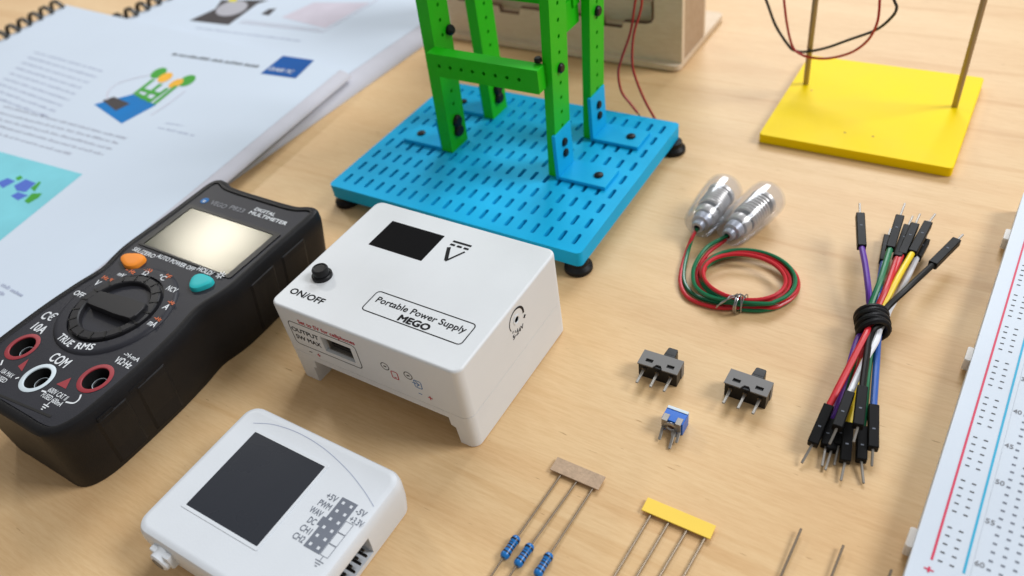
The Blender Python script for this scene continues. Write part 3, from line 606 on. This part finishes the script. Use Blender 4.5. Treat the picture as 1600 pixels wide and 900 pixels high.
# ------------------------------------------------------------------ wind turbine tower on a perforated plate
tw = thing('model_tower', 'green plastic tower bolted to a cyan perforated base plate on black feet', 'tower model', (-17.3, 23.2, 0))
bx0, bx1, by0, by1 = -23.38, -11.2, 18.58, 27.9
holes = []
nx, ny = 20, 9
for i in range(nx):
    for j in range(ny):
        cx = bx0+.52+i*(bx1-bx0-1.04)/(nx-1); cy = by0+.74+j*(by1-by0-1.4)/(ny-1)
        if j == 8: cy -= .06
        holes.append(rrect(cx-.085, cx+.085, cy-.315, cy+.315, .08, 2))
        if j < ny-1: pass
plt = plate(rrect(bx0, bx1, by0, by1, .22, 6), holes, .50, 1.12).build('base_plate', 'blue', tw)
mb = MB()
for i in range(nx):
    for j in range(ny+1):
        cx = bx0+.52+i*(bx1-bx0-1.04)/(nx-1); cy = by0+.72+(j-.5)*(by1-by0-1.4)/(ny-1)
        if by0+.15 < cy < by1-.15 and (i*7+j*3) % 5 < 3: mb.lathe([(.075, 1.121), (0, 1.1215)], (cx, cy, 0), n=8, caps=(False, False))
mb.build('peg_dimples', 'blue', plt)
for fx, fy in ((bx0+.4, by0+.4), (bx1-.35, by0+.4), (bx1-.12, by1-.5), (bx0+.4, by1-.4)):
    MB().lathe([(.50, 0), (.54, .05), (.53, .20), (.46, .27), (.40, .33), (.38, .51)], (fx, fy, 0), n=24).build('foot', 'rubber', tw, smooth=True)
def lean_post(x0, th, y0, wd, z1, lean):
    outer = [(y0, 1.13), (y0+wd, 1.13), (y0+wd, z1), (y0, z1)]
    hs = []; z = 2.0
    while z < z1-.4:
        hs.append([(y0+wd/2+.085*math.cos(a*math.pi/4), z+.085*math.sin(a*math.pi/4)) for a in range(8)]); z += .62
    mb = plate(outer, hs, 0, th); mb.v = [(x0+z+lean*(y-1.13), x, y) for x, y, z in mb.v]
    return mb.build('post', 'green', tw, bevel=.03, seg=1, angle=80)
PW = 1.22; ZT = 13.5
lean_post(-20.05, .55, 22.5, PW, ZT, .05); lean_post(-14.66, .38, 22.5, PW, ZT, .06)
lean_post(-19.75, .50, 25.5, PW, ZT, .01); lean_post(-14.62, .36, 25.5, PW, ZT, .06)
def bar(xa, xb, ya, yb, za, zb, faceholes=True):
    hs = []; x = xa+.55
    while x < xb-.4: hs.append([(x+.08*math.cos(a*math.pi/4), (za+zb)/2+.08*math.sin(a*math.pi/4)) for a in range(8)]); x += .52
    mb = plate([(xa, za), (xb, za), (xb, zb), (xa, zb)], hs, ya, yb); mb.v = [(x, z, y) for x, y, z in mb.v]
    return mb.build('crossbar', 'green', tw, bevel=.03, seg=1, angle=80)
bar(-19.28, -14.26, 21.92, 22.48, 5.2, 6.15)
bar(-19.62, -14.30, 25.0, 25.48, 7.15, 8.1); bar(-19.5, -14.1, 22.0, 22.48, 12.2, 13.2)
MB().box(-14.75, -14.38, 24.0, 25.5, 6.4, 7.5).build('crossbar', 'green', tw, bevel=.03)
def bracket(x, y, sgn, zt):
    x2 = x+sgn*(.16 if sgn > 0 else .09)
    mb = MB().box(min(x, x2), max(x, x2), y-.08, y+1.22, 1.13, zt); mb.box(min(x2, x+sgn*2.2), max(x2, x+sgn*2.2), y-.08, y+1.22, 1.13, 1.29)
    b = mb.build('bracket', 'blue', tw, bevel=.03)
    xs = x2+sgn*.0
    for z in (2.05, 2.55):
        MB().lathe([(.17, -.02), (.17, .07), (.13, .10), (0, .10)], (xs, y+.57, z), X*sgn, 14, (False, False)).build('bolt', 'black', b, smooth=True)
    MB().lathe([(.19, 1.28), (.19, 1.35), (.14, 1.38), (0, 1.38)], (x+sgn*1.62, y+.55, 0), n=14, caps=(False, False)).build('bolt', 'black', b, smooth=True)
bracket(-14.26, 22.45, 1, 3.15); bracket(-14.24, 25.45, 1, 3.15); bracket(-20.03, 22.62, -1, 2.7); bracket(-19.73, 25.62, -1, 2.7)
def bolt(p, ax, r=.2, ln=.12): MB().lathe([(r, -.02), (r, ln*.6), (r*.75, ln), (0, ln)], p, ax, 14, (False, False)).build('bolt', 'black', tw, smooth=True)
for z in (1.95, 2.42): bolt((-19.46, 23.12, z), X, .27, .2); bolt((-19.24, 26.1, z), X, .27, .2)
for z in (2.18,): bolt((-19.46, 23.12, z), X, .2, .16); bolt((-19.24, 26.1, z), X, .2, .16)
bolt((-13.99, 23.1, 5.72), X, .19); bolt((-13.90, 26.1, 6.6), X, .2); pass
bolt((-19.22, 23.55, 6.32), Vector((.7, .0, .7)), .22, .2); bolt((-14.5, 22.45, 6.25), Z, .15, .14); bolt((-15.0, 24.95, 7.1), Y*-1, .2); bolt((-19.1, 25.4, 7.0), Y*-1, .15)
wl = ['red wire of the tower pair, its bared tip ending short of the plate', 'red wire of the tower pair reaching the cyan plate corner']
for k, pts in enumerate(([(1006, -60), (993, 0), (985, 50), (971, 92), (966, 115), (971, 143), (985, 162), (996, 176)], [(990, -60), (1003, 0), (990, 55), (988, 100), (996, 130), (1008, 158), (1020, 180), (1026, 190)])):
    yy = 28.2
    c = [PY(a, b, yy) for a, b in pts]
    c[-1].z = max(c[-1].z, .08)
    wv = tag(MB().tube(spline(c, 8), .055, 8).build('hanging_wire', 'wthin', smooth=True), wl[k], 'wire', 'red wires hanging behind the tower')
    if k == 0:
        wv['o'] = tuple(wv.location/S); e = PY(1001, 183, yy); MB().tube([c[-1], c[-1]*.5+e*.5, e], .03, 6).build('bare_tip', 'lead', wv, smooth=True)

# ------------------------------------------------------------------ laser cut wooden box
wb = thing('wooden_box', 'laser cut plywood box with a slotted front panel on a flat base', 'wooden box', (-20.7, 36.5, 0))
MB().prism(rrect(-28.0, -13.72, 33.85, 40.2, .35), .08, .36).build('base_board', 'ply', wb, bevel=.02)
fo = [(-27.7, .36), (-13.7, .36), (-13.7, 9), (-27.7, 9)]
op = [(-26.9, 2.26), (-24.2, 2.20), (-24.15, 1.86), (-22.95, 1.86), (-22.85, 2.22), (-18.0, 2.18), (-17.95, 1.84), (-16.9, 1.84), (-16.8, 2.17), (-15.6, 2.2), (-15.3, 2.3), (-15.15, 2.55), (-15.15, 6.5), (-26.9, 6.5)]
mb = plate(fo, [op], 34.2, 34.5); mb.v = [(x, z, y) for x, y, z in mb.v]; fp_ = mb.build('front_panel', 'ply', wb)
n = len(op); ins = []
for i in range(n):
    a, b, c = Vector(op[i-1]), Vector(op[i]), Vector(op[(i+1) % n]); d1 = (b-a).normalized(); d2 = (c-b).normalized()
    nn = Vector((-(d1.y+d2.y), d1.x+d2.x)).normalized(); ins.append((b.x+nn.x*.012, b.y+nn.y*.012))
MB().add([(x, 34.194, z) for x, z in ins]+[(x, 34.506, z) for x, z in ins]+[(x, 34.194, z) for x, z in op]+[(x, 34.506, z) for x, z in op], [(i, (i+1) % n, (i+1) % n+n, i+n) for i in range(n)]+[(i, (i+1) % n, (i+1) % n+2*n, i+2*n) for i in range(n)]).build('burnt_edge', 'char', fp_)
MB().box(-14.05, -13.76, 34.505, 37.25, .36, 9).build('side_panel', 'burnt', wb); MB().box(-27.65, -27.35, 34.505, 37.25, .36, 9).build('side_panel', 'burnt', wb)
MB().box(-27.6, -13.8, 37.255, 37.55, .36, 9).build('back_panel', 'ply', wb); MB().box(-27.3, -14.1, 34.51, 37.24, 1.5, 1.8).build('inner_shelf', 'ply', wb)
for fx in (-27.2, -14.5): MB().box(fx-.2, fx+.2, 34.2, 39.6, 0, .078).build('foot_strip', 'burnt', wb)
mb = MB(); mb.box(-26.0, -15.6, 34.9, 35.2, 1.802, 3.0); mb.box(-26.0, -17.2, 36.0, 36.3, 1.802, 4.6); mb.build('inner_panel', 'ply', wb)

# ------------------------------------------------------------------ yellow stand with two rods
ys = thing('yellow_stand', 'yellow acrylic square base carrying two upright brass coloured rods', 'stand', (-4.45, 32.9, 0))
MB().prism(rrect(-8.2, -.68, 29.22, 36.63, .16), 0, .42).build('base', 'yellow', ys, bevel=.04)
for x, y, lx in ((-7.58, 33.9, -.02), (-1.40, 33.82, .0)):
    MB().tube([(x, y, .38), (x+lx*3, y, 5), (x+lx*8, y, 15)], .125, 14).build('rod', 'rod', ys, smooth=True)
for px_, py_ in ((1268, 141), (1320, 207), (1364, 213)):
    q = P(px_, py_, .425); MB().lathe([(.06, .4235), (0, .424)], (q.x, q.y, 0), n=8, caps=(False, False)).build('drill_mark', 'ochre', ys)
yw = 33.70
blk = [(1180, -40), (1197, 0), (1212, 40), (1232, 71), (1242, 79), (1258, 81), (1290, 75), (1330, 61), (1370, 46), (1394, 26), (1401, 12), (1397, 0), (1384, -40)]
rdw = [(1222, -40), (1225, 0), (1230, 40), (1238, 72), (1250, 84), (1268, 90), (1296, 91), (1330, 82), (1355, 64), (1369, 40), (1374, 12), (1375, -40)]
tag(MB().tube(spline([PY(a, b, yw) for a, b in blk], 6), .062, 8).build('hanging_wire', 'wdark', smooth=True), 'thin black wire looping in front of the left rod of the yellow stand', 'wire')
tag(MB().tube(spline([PY(a, b, yw-.16) for a, b in rdw], 6), .055, 8).build('hanging_wire', 'wthin', smooth=True), 'thin red wire looping above the yellow base, beside the black wire', 'wire')

# ------------------------------------------------------------------ clear capsules with their wires
def capsule(near, far, label):
    a = (far-near); L_ = a.length; a.normalize(); R0 = .74
    th_ = thing('clear_capsule', label, 'capsule', (near.x, near.y, 0), 'clear spring capsules with coiled wires')
    outer = [(.26, -.02), (.52, .0), (.60, .06), (.64, .2), (.68, .6), (.72, 1.0), (R0, 1.3), (R0, L_-.40), (.70, L_-.2), (.60, L_-.06), (.40, L_+.02), (0, L_+.05)]
    inner = [(max(0, r-.05), h-(.06 if h > L_-.6 else 0)) for r, h in reversed(outer[1:])]
    MB().lathe(outer+inner, near, a, 36, (False, False)).build('clear_shell', 'clear', th_, smooth=True)
    MB().lathe([(.12, -.12), (.22, -.12), (.24, -.08), (.24, .12), (.34, .16), (.36, .45), (.30, .5), (.0, .5)], near, a, 24, (False, False)).build('ferrule', 'ferrule', th_, smooth=True)
    MB().lathe([(.0, .5), (.42, .52), (.45, .6), (.45, .8), (.40, .86), (0, .87)], near, a, 24, (False, False)).build('collar', 'coil', th_, smooth=True)
    MB().lathe([(.24, .87), (.27, 1.0), (.27, L_-.75), (.0, L_-.7)], near, a, 24, (False, False)).build('core', 'core', th_, smooth=True)
    u = a.orthogonal().normalized(); v_ = a.cross(u); sp = []
    for k in range(7*16+1):
        q = k/16; sp.append(near+a*(.95+q*(L_-1.75)/7)+u*(.46*math.cos(2*math.pi*q))+v_*(.46*math.sin(2*math.pi*q)))
    MB().tube(sp, .06, 8).build('spring', 'coil', th_, smooth=True)
    MB().lathe([(.2, L_-.72), (.52, L_-.72), (.54, L_-.68), (.54, L_-.56), (.50, L_-.52), (0, L_-.50)], near, a, 28, (False, False)).build('end_disc', 'coil', th_, smooth=True)
    return th_
n1, f1 = P(1091, 353, .62), P(1137, 290, .76); n2, f2 = P(1139, 366, .62), P(1206, 303, .76)
capA = capsule(n1, f1, 'clear capsule with a spring inside, the left one of the touching pair')
capB = capsule(n2, f2, 'clear capsule with a spring inside, the right one of the touching pair')
def W(pts, mt_, nm, par, r=.085):
    return MB().tube(spline([P(a, b, z) for a, b, z in pts], 8), r, 8).build(nm, mt_, par, smooth=True)
def ell(cx, cy, rx, ry, a0, a1, z, tilt=.12, n=12, dz=0.0):
    out = []
    for k in range(n+1):
        t_ = math.radians(a0+(a1-a0)*k/n); x, y = rx*math.cos(t_), ry*math.sin(t_); out.append((cx+x*math.cos(tilt)-y*math.sin(tilt), cy+x*math.sin(tilt)+y*math.cos(tilt), z+dz*math.sin(t_*3+k)))
    return out
LA = [(1090, 357, .55), (1084, 366, .4), (1076, 390, .16), (1069, 420, .10), (1070, 442, .09), (1084, 460, .09), (1110, 470, .14), (1150, 475, .20)]
LB = [(1088, 358, .5), (1081, 372, .35), (1072, 395, .1), (1064, 425, .085), (1064, 446, .085), (1074, 464, .085), (1096, 475, .085), (1124, 481, .10), (1156, 481, .12)]
LC = [(1137, 368, .55), (1125, 374, .5), (1105, 386, .42), (1090, 405, .36), (1083, 425, .34), (1086, 446, .34), (1104, 461, .36), (1135, 469, .38)]
LD = [(1139, 370, .45), (1128, 379, .36), (1108, 394, .26), (1094, 412, .22), (1088, 432, .22), (1096, 451, .22), (1116, 464, .24), (1145, 473, .26)]
WR = .072
W(LA+ell(1170, 437, 74, 42, 62, -262, .16, n=20, dz=.03), 'wgreen', 'green_wire', capA, WR)
W(LB+ell(1168, 438, 80, 45, 58, -265, .14, n=20, dz=.05), 'wred', 'red_wire', capA, WR)
W(LC+ell(1170, 433, 73, 42, 66, -258, .40, n=20, dz=.04), 'wgreen', 'green_wire', capB, WR)
W(LD+ell(1167, 435, 68, 37, 64, -262, .30, n=20, dz=.04), 'wred', 'red_wire', capB, WR)
W(ell(1172, 441, 75, 44, 95, -265, .09, .10, 22), 'wgreen', 'wire_coil', capB, WR)
W(ell(1163, 433, 65, 35, 98, -262, .46, .14, 22, .03), 'wred', 'wire_coil', capA, WR)
W(ell(1166, 438, 70, 39, 92, -268, .24, .08, 22, .05), 'wgreen', 'wire_coil', capA, WR)
W(ell(1171, 434, 77, 39, 90, -266, .30, .16, 22, .05), 'wred', 'wire_coil', capB, WR)
mb = MB(); rn = random.Random(3)
for k in range(6):
    c = P(1150+rn.uniform(-4, 12), 473+rn.uniform(-2, 2), .28); d_ = (P(1170, 475, 0)-P(1140, 468, 0)).normalized(); n_ = Vector((-d_.y, d_.x, 0)); tl_ = rn.uniform(-.12, .12)
    mb.tube([c+n_*(.30*math.cos(t_))+Z*(.33*math.sin(t_))+d_*(tl_*math.cos(t_)+.02*k) for t_ in [i*math.pi/8 for i in range(16)]], .022, 6, closed=True)
mb.tube(spline([P(1148, 464, .62), P(1138, 467, .62), P(1128, 472, .5), P(1119, 481, .2)], 5), .022, 6); mb.tube(spline([P(1152, 462, .63), P(1140, 463, .68), P(1134, 470, .6), P(1120, 478, .3)], 5), .022, 6)
mb.tube(spline([P(1146, 462, .65), P(1158, 460, .72), P(1166, 466, .6)], 5), .022, 6)
tag(mb.build('wire_tie', 'steel', smooth=True), 'thin silver wire twisted around the red and green wire coil', 'wire tie')

# ------------------------------------------------------------------ jumper wires in a band
def U_(x, y): return 1230+x/3.913, 300+y/3.913
def L_(x, y): return 1230+x/3.46, 520+y/3.46
def jumper(label, mt_, top, bot):
    """top / bot: wire points from the band outwards, then plug start, plug end, pin tip"""
    sq = lambda b, z, lim: .55+(z-.60)*.60 if lim else z
    tp = [P(*U_(a, b), sq(b, z, i < 2)) for i, (a, b, z) in enumerate(top)]; bp = [P(*L_(a, b), sq(b, z, i < 1)) for i, (a, b, z) in enumerate(bot)]
    tw_, tpl = tp[:-3], tp[-3:]; bw, bpl = bp[:-3], bp[-3:]
    j = thing('jumper_wire', label, 'jumper wire', (bpl[0].x, bpl[0].y, 0), 'jumper wires bundled in the rubber band')
    MB().tube(spline([tpl[0]]+list(reversed(tw_))+bw+[bpl[0]], 8), .10, 10).build('wire', mt_, j, smooth=True)
    for a, b, c in (tpl, bpl):
        d_ = (b-a).normalized(); pl = MB().obox(a-d_*.05, b, .285, .27).build('plug', 'plug', j, bevel=.025, seg=1)
        MB().obox(b-d_*.02, b+(c-b).normalized()*(c-b).length, .066, .066).build('pin', 'metal', pl, bevel=.012, seg=1)
        md = a*.42+b*.58; s_ = d_.cross(Z).normalized(); MB().obox(md+Z*.126-d_*.02, md+Z*.126+d_*.02, .08, .03).build('contact_window', 'inkslate', pl)
jumper('purple jumper wire, the leftmost plug of the bundle standing apart', 'jpurple',
       [(535, 790, .75), (505, 690, .85), (497, 600, .9), (478, 450, 1.0), (455, 335, 1.05), (445, 140, 1.1), (443, 70, 1.1)], [(390, 20, .55), (330, 200, .4), (270, 400, .3), (228, 480, .25), (208, 615, .14), (188, 722, .1)])
jumper('green jumper wire, second plug from the left at the top of the bundle', 'jgreen',
       [(530, 790, .9), (512, 700, .95), (570, 540, 1.0), (630, 345, 1.05), (688, 155, 1.1), (720, 70, 1.1)], [(400, 10, .45), (340, 220, .35), (280, 400, .25), (250, 500, .2), (238, 640, .13), (206, 742, .1)])
jumper('blue jumper wire, its straight blue run ending at the right lower plug', 'jblue',
       [(570, 790, .3), (560, 690, .25), (565, 560, .22), (588, 425, .2), (615, 275, .2), (632, 225, .2)], [(492, 20, .45), (480, 200, .45), (466, 405, .45), (463, 630, .35), (457, 722, .15)])
jumper('red jumper wire, the long red run ending at the leftmost lower plug', 'jred',
       [(560, 790, .95), (555, 710, 1.0), (610, 580, .95), (672, 400, .8), (735, 215, .7), (768, 148, .7)], [(445, -30, .85), (420, 20, .85), (300, 250, .7), (222, 405, .55), (135, 605, .35), (78, 705, .12)])
jumper('red jumper wire lying close beside the longer red one, right of the green plug', 'jred',
       [(575, 790, .9), (570, 700, .9), (630, 560, .85), (700, 385, .8), (780, 205, .75), (812, 135, .75)], [(430, 0, .6), (400, 150, .45), (340, 330, .4), (300, 480, .3), (278, 612, .2), (254, 716, .1)])
jumper('yellow jumper wire, between the red and white ones at the top', 'jyellow',
       [(585, 790, .95), (592, 700, 1.0), (680, 520, .95), (765, 372, .9), (860, 195, .85), (905, 135, .85)], [(440, 0, .5), (400, 160, .45), (362, 370, .45), (330, 500, .4), (312, 700, .18), (290, 800, .1)])
jumper('white jumper wire printed with small black marks', 'jwhite',
       [(600, 790, .8), (622, 725, .75), (715, 560, .6), (792, 400, .5), (845, 300, .45), (862, 178, .4)], [(500, -20, .75), (478, 50, .8), (420, 150, .75), (335, 335, .8), (268, 518, .78), (228, 602, .55)])
jumper('black jumper wire splayed out to the right at the top', 'jblack',
       [(590, 790, 1.05), (602, 718, 1.08), (740, 585, 1.0), (890, 445, .85), (1035, 300, .8), (1075, 260, .8)], [(455, 0, .95), (430, 120, .9), (405, 305, .95), (382, 510, .9), (358, 592, .75)])
jumper('green jumper wire mostly hidden, its lower plug between the black and blue ones', 'jgreen',
       [(560, 790, .45), (570, 700, .4), (650, 540, .35), (730, 420, .4), (800, 330, .3), (835, 270, .3)], [(470, 0, .5), (440, 180, .4), (420, 400, .3), (405, 520, .3), (400, 695, .18), (413, 815, .08)])
mb = MB(); bc = P(*U_(520, 800), .57)
ax = (P(*U_(505, 690), .62)-P(*U_(535, 900), .62)).normalized(); s_ = ax.cross(Z).normalized(); rn = random.Random(5)
for k, (off, tl_) in enumerate(((-.46, .10), (-.30, -.06), (-.14, .08), (.02, -.10), (.18, .05), (.36, .02))):
    rr = .40+.05*rn.random(); mb.tube([bc+ax*(off*.78+tl_*math.cos(t_))+s_*(rr*math.cos(t_))+Z*(.46*math.sin(t_)) for t_ in [i*math.pi/12 for i in range(24)]], .10, 8, closed=True)
tag(mb.build('rubber_band', 'rubber', smooth=True), 'black rubber band wound several times around the jumper wires', 'rubber band')
mb = MB()
# ------------------------------------------------------------------ slide switches
def switch(ox, oy, rot, label):
    R_ = Matrix.Rotation(rot, 3, 'Z')
    th_ = thing('slide_switch', label, 'slide switch', (0, 0, 0), 'slide switches lying on their sides')
    # local: x along the body, pins towards -y, slider towards +y
    MB().box(-.64, .64, -.02, .34, 0, .58).build('housing', 'black', th_, bevel=.02)
    fr = plate([(-.66, -.05), (-.16, -.05), (-.12, .03), (-.07, .10), (.07, .10), (.12, .03), (.16, -.05), (.66, -.05), (.66, .56), (-.66, .56)],
               [[(-.46, .10), (-.22, .10), (-.22, .24), (-.46, .24)], [(.24, .10), (.48, .10), (.48, .24), (.24, .24)]], .584, .63)
    fr.box(-.66, .66, .345, .56, .02, .58); f_ = fr.build('metal_frame', 'frame', th_)
    MB().box(-.05, .33, .56, .70, .10, .56).build('slider', 'black', th_, bevel=.02)
    sl = MB(); sl.loft([[(-.05+i, y, .10+i), (.33-i, y, .10+i), (.33-i, y, .56-i*.3), (-.05+i, y, .56-i*.3)] for y, i in ((.69, 0), (.98, .03), (1.02, .06))]); sl.build('slider', 'black', th_, bevel=.02)
    for x in (-.45, 0, .45):
        MB().obox((x, .0, .38), (x, -.62, .36), .085, .06).build('pin', 'metal', th_, bevel=.015, seg=1)
        MB().box(x-.055, x+.055, -.06, -.015, .33, .45).build('pin_collar', 'lead', th_)
    return th_
sw1 = switch(0, 0, 0, 'black slide switch lying on its side, nearer the white power box')
sw1.location = Vector((-6.74, 15.18, 0))*S; sw1.rotation_euler.z = math.radians(1.5)
sw2 = copy_tree(sw1); sw2.location = Vector((-4.05, 15.50, 0))*S; sw2.rotation_euler.z = math.radians(-1.0)
sw2['label'] = 'black slide switch lying on its side, nearer the jumper wires'

# ------------------------------------------------------------------ blue trimmer
tr = thing('trimmer_potentiometer', 'tiny blue trimmer with a bent metal front and three pins', 'trimmer', (-5.5, 13.6, 0))
MB().box(-5.92, -5.22, 13.52, 14.02, 0, .64).build('body', 'trim', tr, bevel=.02)
MB().box(-5.91, -5.23, 13.95, 14.06, .02, .67).build('back_plate', 'ringwhite', tr, bevel=.01)
for x in (-5.80, -5.36):
    MB().box(x-.09, x+.09, 13.44, 13.50, .20, .66).build('contact_strap', 'metal', tr, bevel=.01); MB().box(x-.09, x+.09, 13.45, 13.72, .645, .675).build('contact_strap', 'metal', tr)
wp = MB().lathe([(.24, 0), (.25, .03), (.24, .07), (.15, .08), (.12, .04), (0, .04)], (-5.58, 13.51, .36), Y*-1, 24, (False, False)).build('wiper', 'steel', tr, smooth=True)
MB().lathe([(.10, .045), (0, .05)], (-5.58, 13.51, .38), Y*-1, 14, (False, False)).build('screw_hole', 'bandbrown', wp)
MB().obox((-5.50, 13.46, .24), (-5.40, 13.28, .14), .16, .05).build('wiper_arm', 'metal', tr)
for (x0, y0, z0), (x1, y1, z1) in (((-5.84, 13.46, .26), (-5.78, 13.02, .10)), ((-5.45, 13.38, .18), (-5.38, 12.86, .06)), ((-5.30, 13.46, .26), (-5.26, 13.12, .12))):
    MB().obox((x0, y0, z0), (x1, y1, z1), .09, .06).build('pin', 'metal', tr, bevel=.015, seg=1)

tr.scale = (.95, .95, .80)
# ------------------------------------------------------------------ taped resistors and leads
tag(MB().prism([(-8.17, 10.70), (-6.60, 10.70), (-6.60, 11.18), (-8.17, 11.18)], .085, .13).build('paper_tape', 'kraft', bevel=.006, seg=1), 'strip of brown kraft paper tape holding three resistors', 'paper tape')
tag(MB().prism([(-5.26, 10.66), (-3.30, 10.66), (-3.30, 11.10), (-5.26, 11.10)], .085, .13).build('paper_tape', 'ytape', bevel=.006, seg=1), 'strip of yellow paper tape holding four bare leads', 'paper tape')
def resistor(x):
    r = thing('resistor', '', 'resistor', (0, 0, 0), 'blue resistors on the brown tape strip')
    pr = [(.03, -.36), (.09, -.35), (.125, -.30), (.132, -.24), (.118, -.17), (.112, 0), (.118, .17), (.132, .24), (.125, .30), (.09, .35), (.03, .36)]
    b = MB().lathe(pr, (0, 0, .13), Y*-1, 24).build('body', 'resist', r, smooth=True)
    for h, rr, mt_ in ((-.235, .134, 'band'), (-.13, .116, 'band'), (-.04, .114, 'band'), (.06, .114, 'bandbrown'), (.19, .128, 'band')):
        MB().lathe([(rr, h-.022), (rr+.001, h+.022)], (0, 0, .13), Y*-1, 24, (False, False)).build('colour_band', mt_, b, smooth=True)
    MB().tube([(0, 3.0, .06), (0, 1.6, .085), (0, .34, .13)], .030, 8).build('lead', 'lead', r, smooth=True); MB().tube([(0, -.34, .13), (.0, -1.2, .09), (0, -3.0, .035)], .030, 8).build('lead', 'lead', r, smooth=True)
    return r
rs = []
for k, (tp_, lo, dy) in enumerate((((-7.80, 10.9), (-7.92, 8.05), 0), ((-7.28, 10.9), (-7.47, 8.02), 0), ((-6.77, 10.9), (-6.87, 8.02), 0))):
    r = resistor(0) if k == 0 else copy_tree(rs[0])
    r.location = Vector((lo[0], lo[1], 0))*S; r.rotation_euler.z = math.atan2(-(tp_[0]-lo[0]), tp_[1]-lo[1])
    r['label'] = ('blue banded resistor on brown tape, nearest the white oscilloscope', 'blue banded resistor on brown tape, middle one of the three', 'blue banded resistor on brown tape, nearest the yellow tape')[k]; rs.append(r)
yl = ('bare lead under the yellow tape, nearest the resistors', 'bare lead under the yellow tape, second from the resistors', 'bare lead under the yellow tape, third from the resistors', 'bare lead under the yellow tape, nearest the breadboard')
for k, ((x0, y0), (x1, y1)) in enumerate((((-4.97, 10.9), (-5.10, 8.5)), ((-4.45, 10.9), (-4.60, 8.6)), ((-3.93, 10.9), (-4.09, 8.9)), ((-3.43, 10.9), (-3.54, 9.3)))):
    d_ = Vector((x1-x0, y1-y0, 0)).normalized()*4.4
    tag(MB().tube([(x0, y0, .055), (x0+d_.x*.5, y0+d_.y*.5, .06), (x0+d_.x, y0+d_.y, .05)], .034, 8).build('component_lead', 'lead', smooth=True), yl[k], 'wire lead', 'bare leads on the yellow tape strip')
for k, (a, b, c, d) in enumerate(((1252, 826, 1218, 900), (1318, 852, 1294, 900), (1393, 890, 1386, 905))):
    p0 = P(a, b, .16); p1 = P(c, d, .16); d_ = Vector((-.045, -1, 0)); q = p0+d_*3.2; q.z = .035
    tag(MB().obox(p0, q, .062, .062).build('component_lead', 'lead', bevel=.012, seg=1), ('thick square lead on bare wood, nearest the yellow tape', 'thick square lead on bare wood, middle one of the three', 'short square lead tip on the wood beside the breadboard')[k], 'wire lead', 'square leads by the breadboard')

# ------------------------------------------------------------------ breadboard
bbd = thing('breadboard', 'white solderless breadboard with red and blue rail lines and numbered rows', 'breadboard', (4.3, 18.2, 0))
O0 = P(1530, 662, .85); ba = math.radians(-1.95); BV = Vector((math.cos(ba), math.sin(ba), 0)); BU = Vector((math.sin(ba), -math.cos(ba), 0))
def B(u, v, z=.85): return Vector((O0.x, O0.y, 0))+BU*u+BV*v+Z*z
# u = towards the camera, v = to the right; row 60 sits at u60
u50 = (P(1575.7, 761.7, .85)-O0).dot(BU); v1 = (P(1575.7, 761.7, .85)-O0).dot(BV); rowu = lambda n: u50+.254*(n-50)
U0, U1 = rowu(1)-.45, rowu(63)+.62
vL = (P(1506, 600, .85)-O0).dot(BV); vR = vL+5.5
def bprism(poly, z0, z1): return MB().add([B(u, v, z0) for u, v in poly]+[B(u, v, z1) for u, v in poly], [tuple(range(len(poly)))[::-1], tuple(range(len(poly), 2*len(poly)))]+[(i, (i+1) % len(poly), (i+1) % len(poly)+len(poly), i+len(poly)) for i in range(len(poly))])
vs_ = v1-.33                                             # seam between rail strip and main block
bprism(rrect(U0, U1, vL, vs_-.0004, .01, 2), 0, .85).build('power_rail', 'bb', bbd, bevel=.006, seg=1)
bprism(rrect(U0, U1, vs_+.0004, vR-.9, .01, 2), 0, .85).build('terminal_block', 'bb', bbd, bevel=.006, seg=1); bprism(rrect(U0, U1, vR-.88, vR, .05, 3), 0, .85).build('power_rail', 'bb', bbd, bevel=.05)
for n_ in (3, 23, 43, 61) : pass
for (a, b) in ((1578, 372), (1528, 562), (1443, 852)):
    c = P(a, b, .4); uu = (c-O0).dot(BU); bprism(rrect(uu-.30, uu+.30, vL-.17, vL+.02, .05, 3), .10, .55).build('locking_tab', 'bbedge', bbd, bevel=.03)
def rail_holes(v0, name):
    mb = MB()
    for col in (0, 1):
        for g in range(-9, 4):
            for k in range(5):
                u = g*1.524-k*.254
                if U0+.3 < u+.03 < U1-.3: mb.quad(*[B(u+a, v0+.254*col+b, .8545) for a, b in ((-.022, -.05), (.022, -.05), (.022, .05), (-.022, .05))])
    return mb.build(name, 'socket', bbd)
rail_holes(0, 'rail_sockets'); rail_holes(vR-vL-.9+.0+vL+.32, 'rail_sockets')
mb = MB()
for n_ in range(1, 64):
    for col in range(5):
        for sgn in (0, 1):
            u = rowu(n_); v = v1+.254*col+sgn*(1.016+.762); mb.quad(*[B(u+a, v+b, .8545) for a, b in ((-.03, -.045), (.03, -.045), (.03, .045), (-.03, .045))])
mb.build('terminal_sockets', 'inkslate', bbd)
vr = (P(1495, 738, .85)-O0).dot(BV); vb = (P(1545, 743, .85)-O0).dot(BV)
for v, mt_, e in ((-.175, 'railred', rowu(60)+.35), (.52, 'railblue', rowu(61)+.1)):
    bprism([(U0+.5, v-.028), (e, v-.028), (e, v+.028), (U0+.5, v+.028)], .8535, .8552).build('rail_line', mt_, bbd)
txt('+', B(rowu(62)+.12, -.175, .853), BV, -BU, .22, .2, 'railred', bbd, bold=.02)
for n_ in range(5, 61, 5): txt(str(n_), B(rowu(n_)-.06, v1-.20, .853), BV, -BU, .15, .20 if n_ > 9 else .1, 'inkdim', bbd, name='row_number')
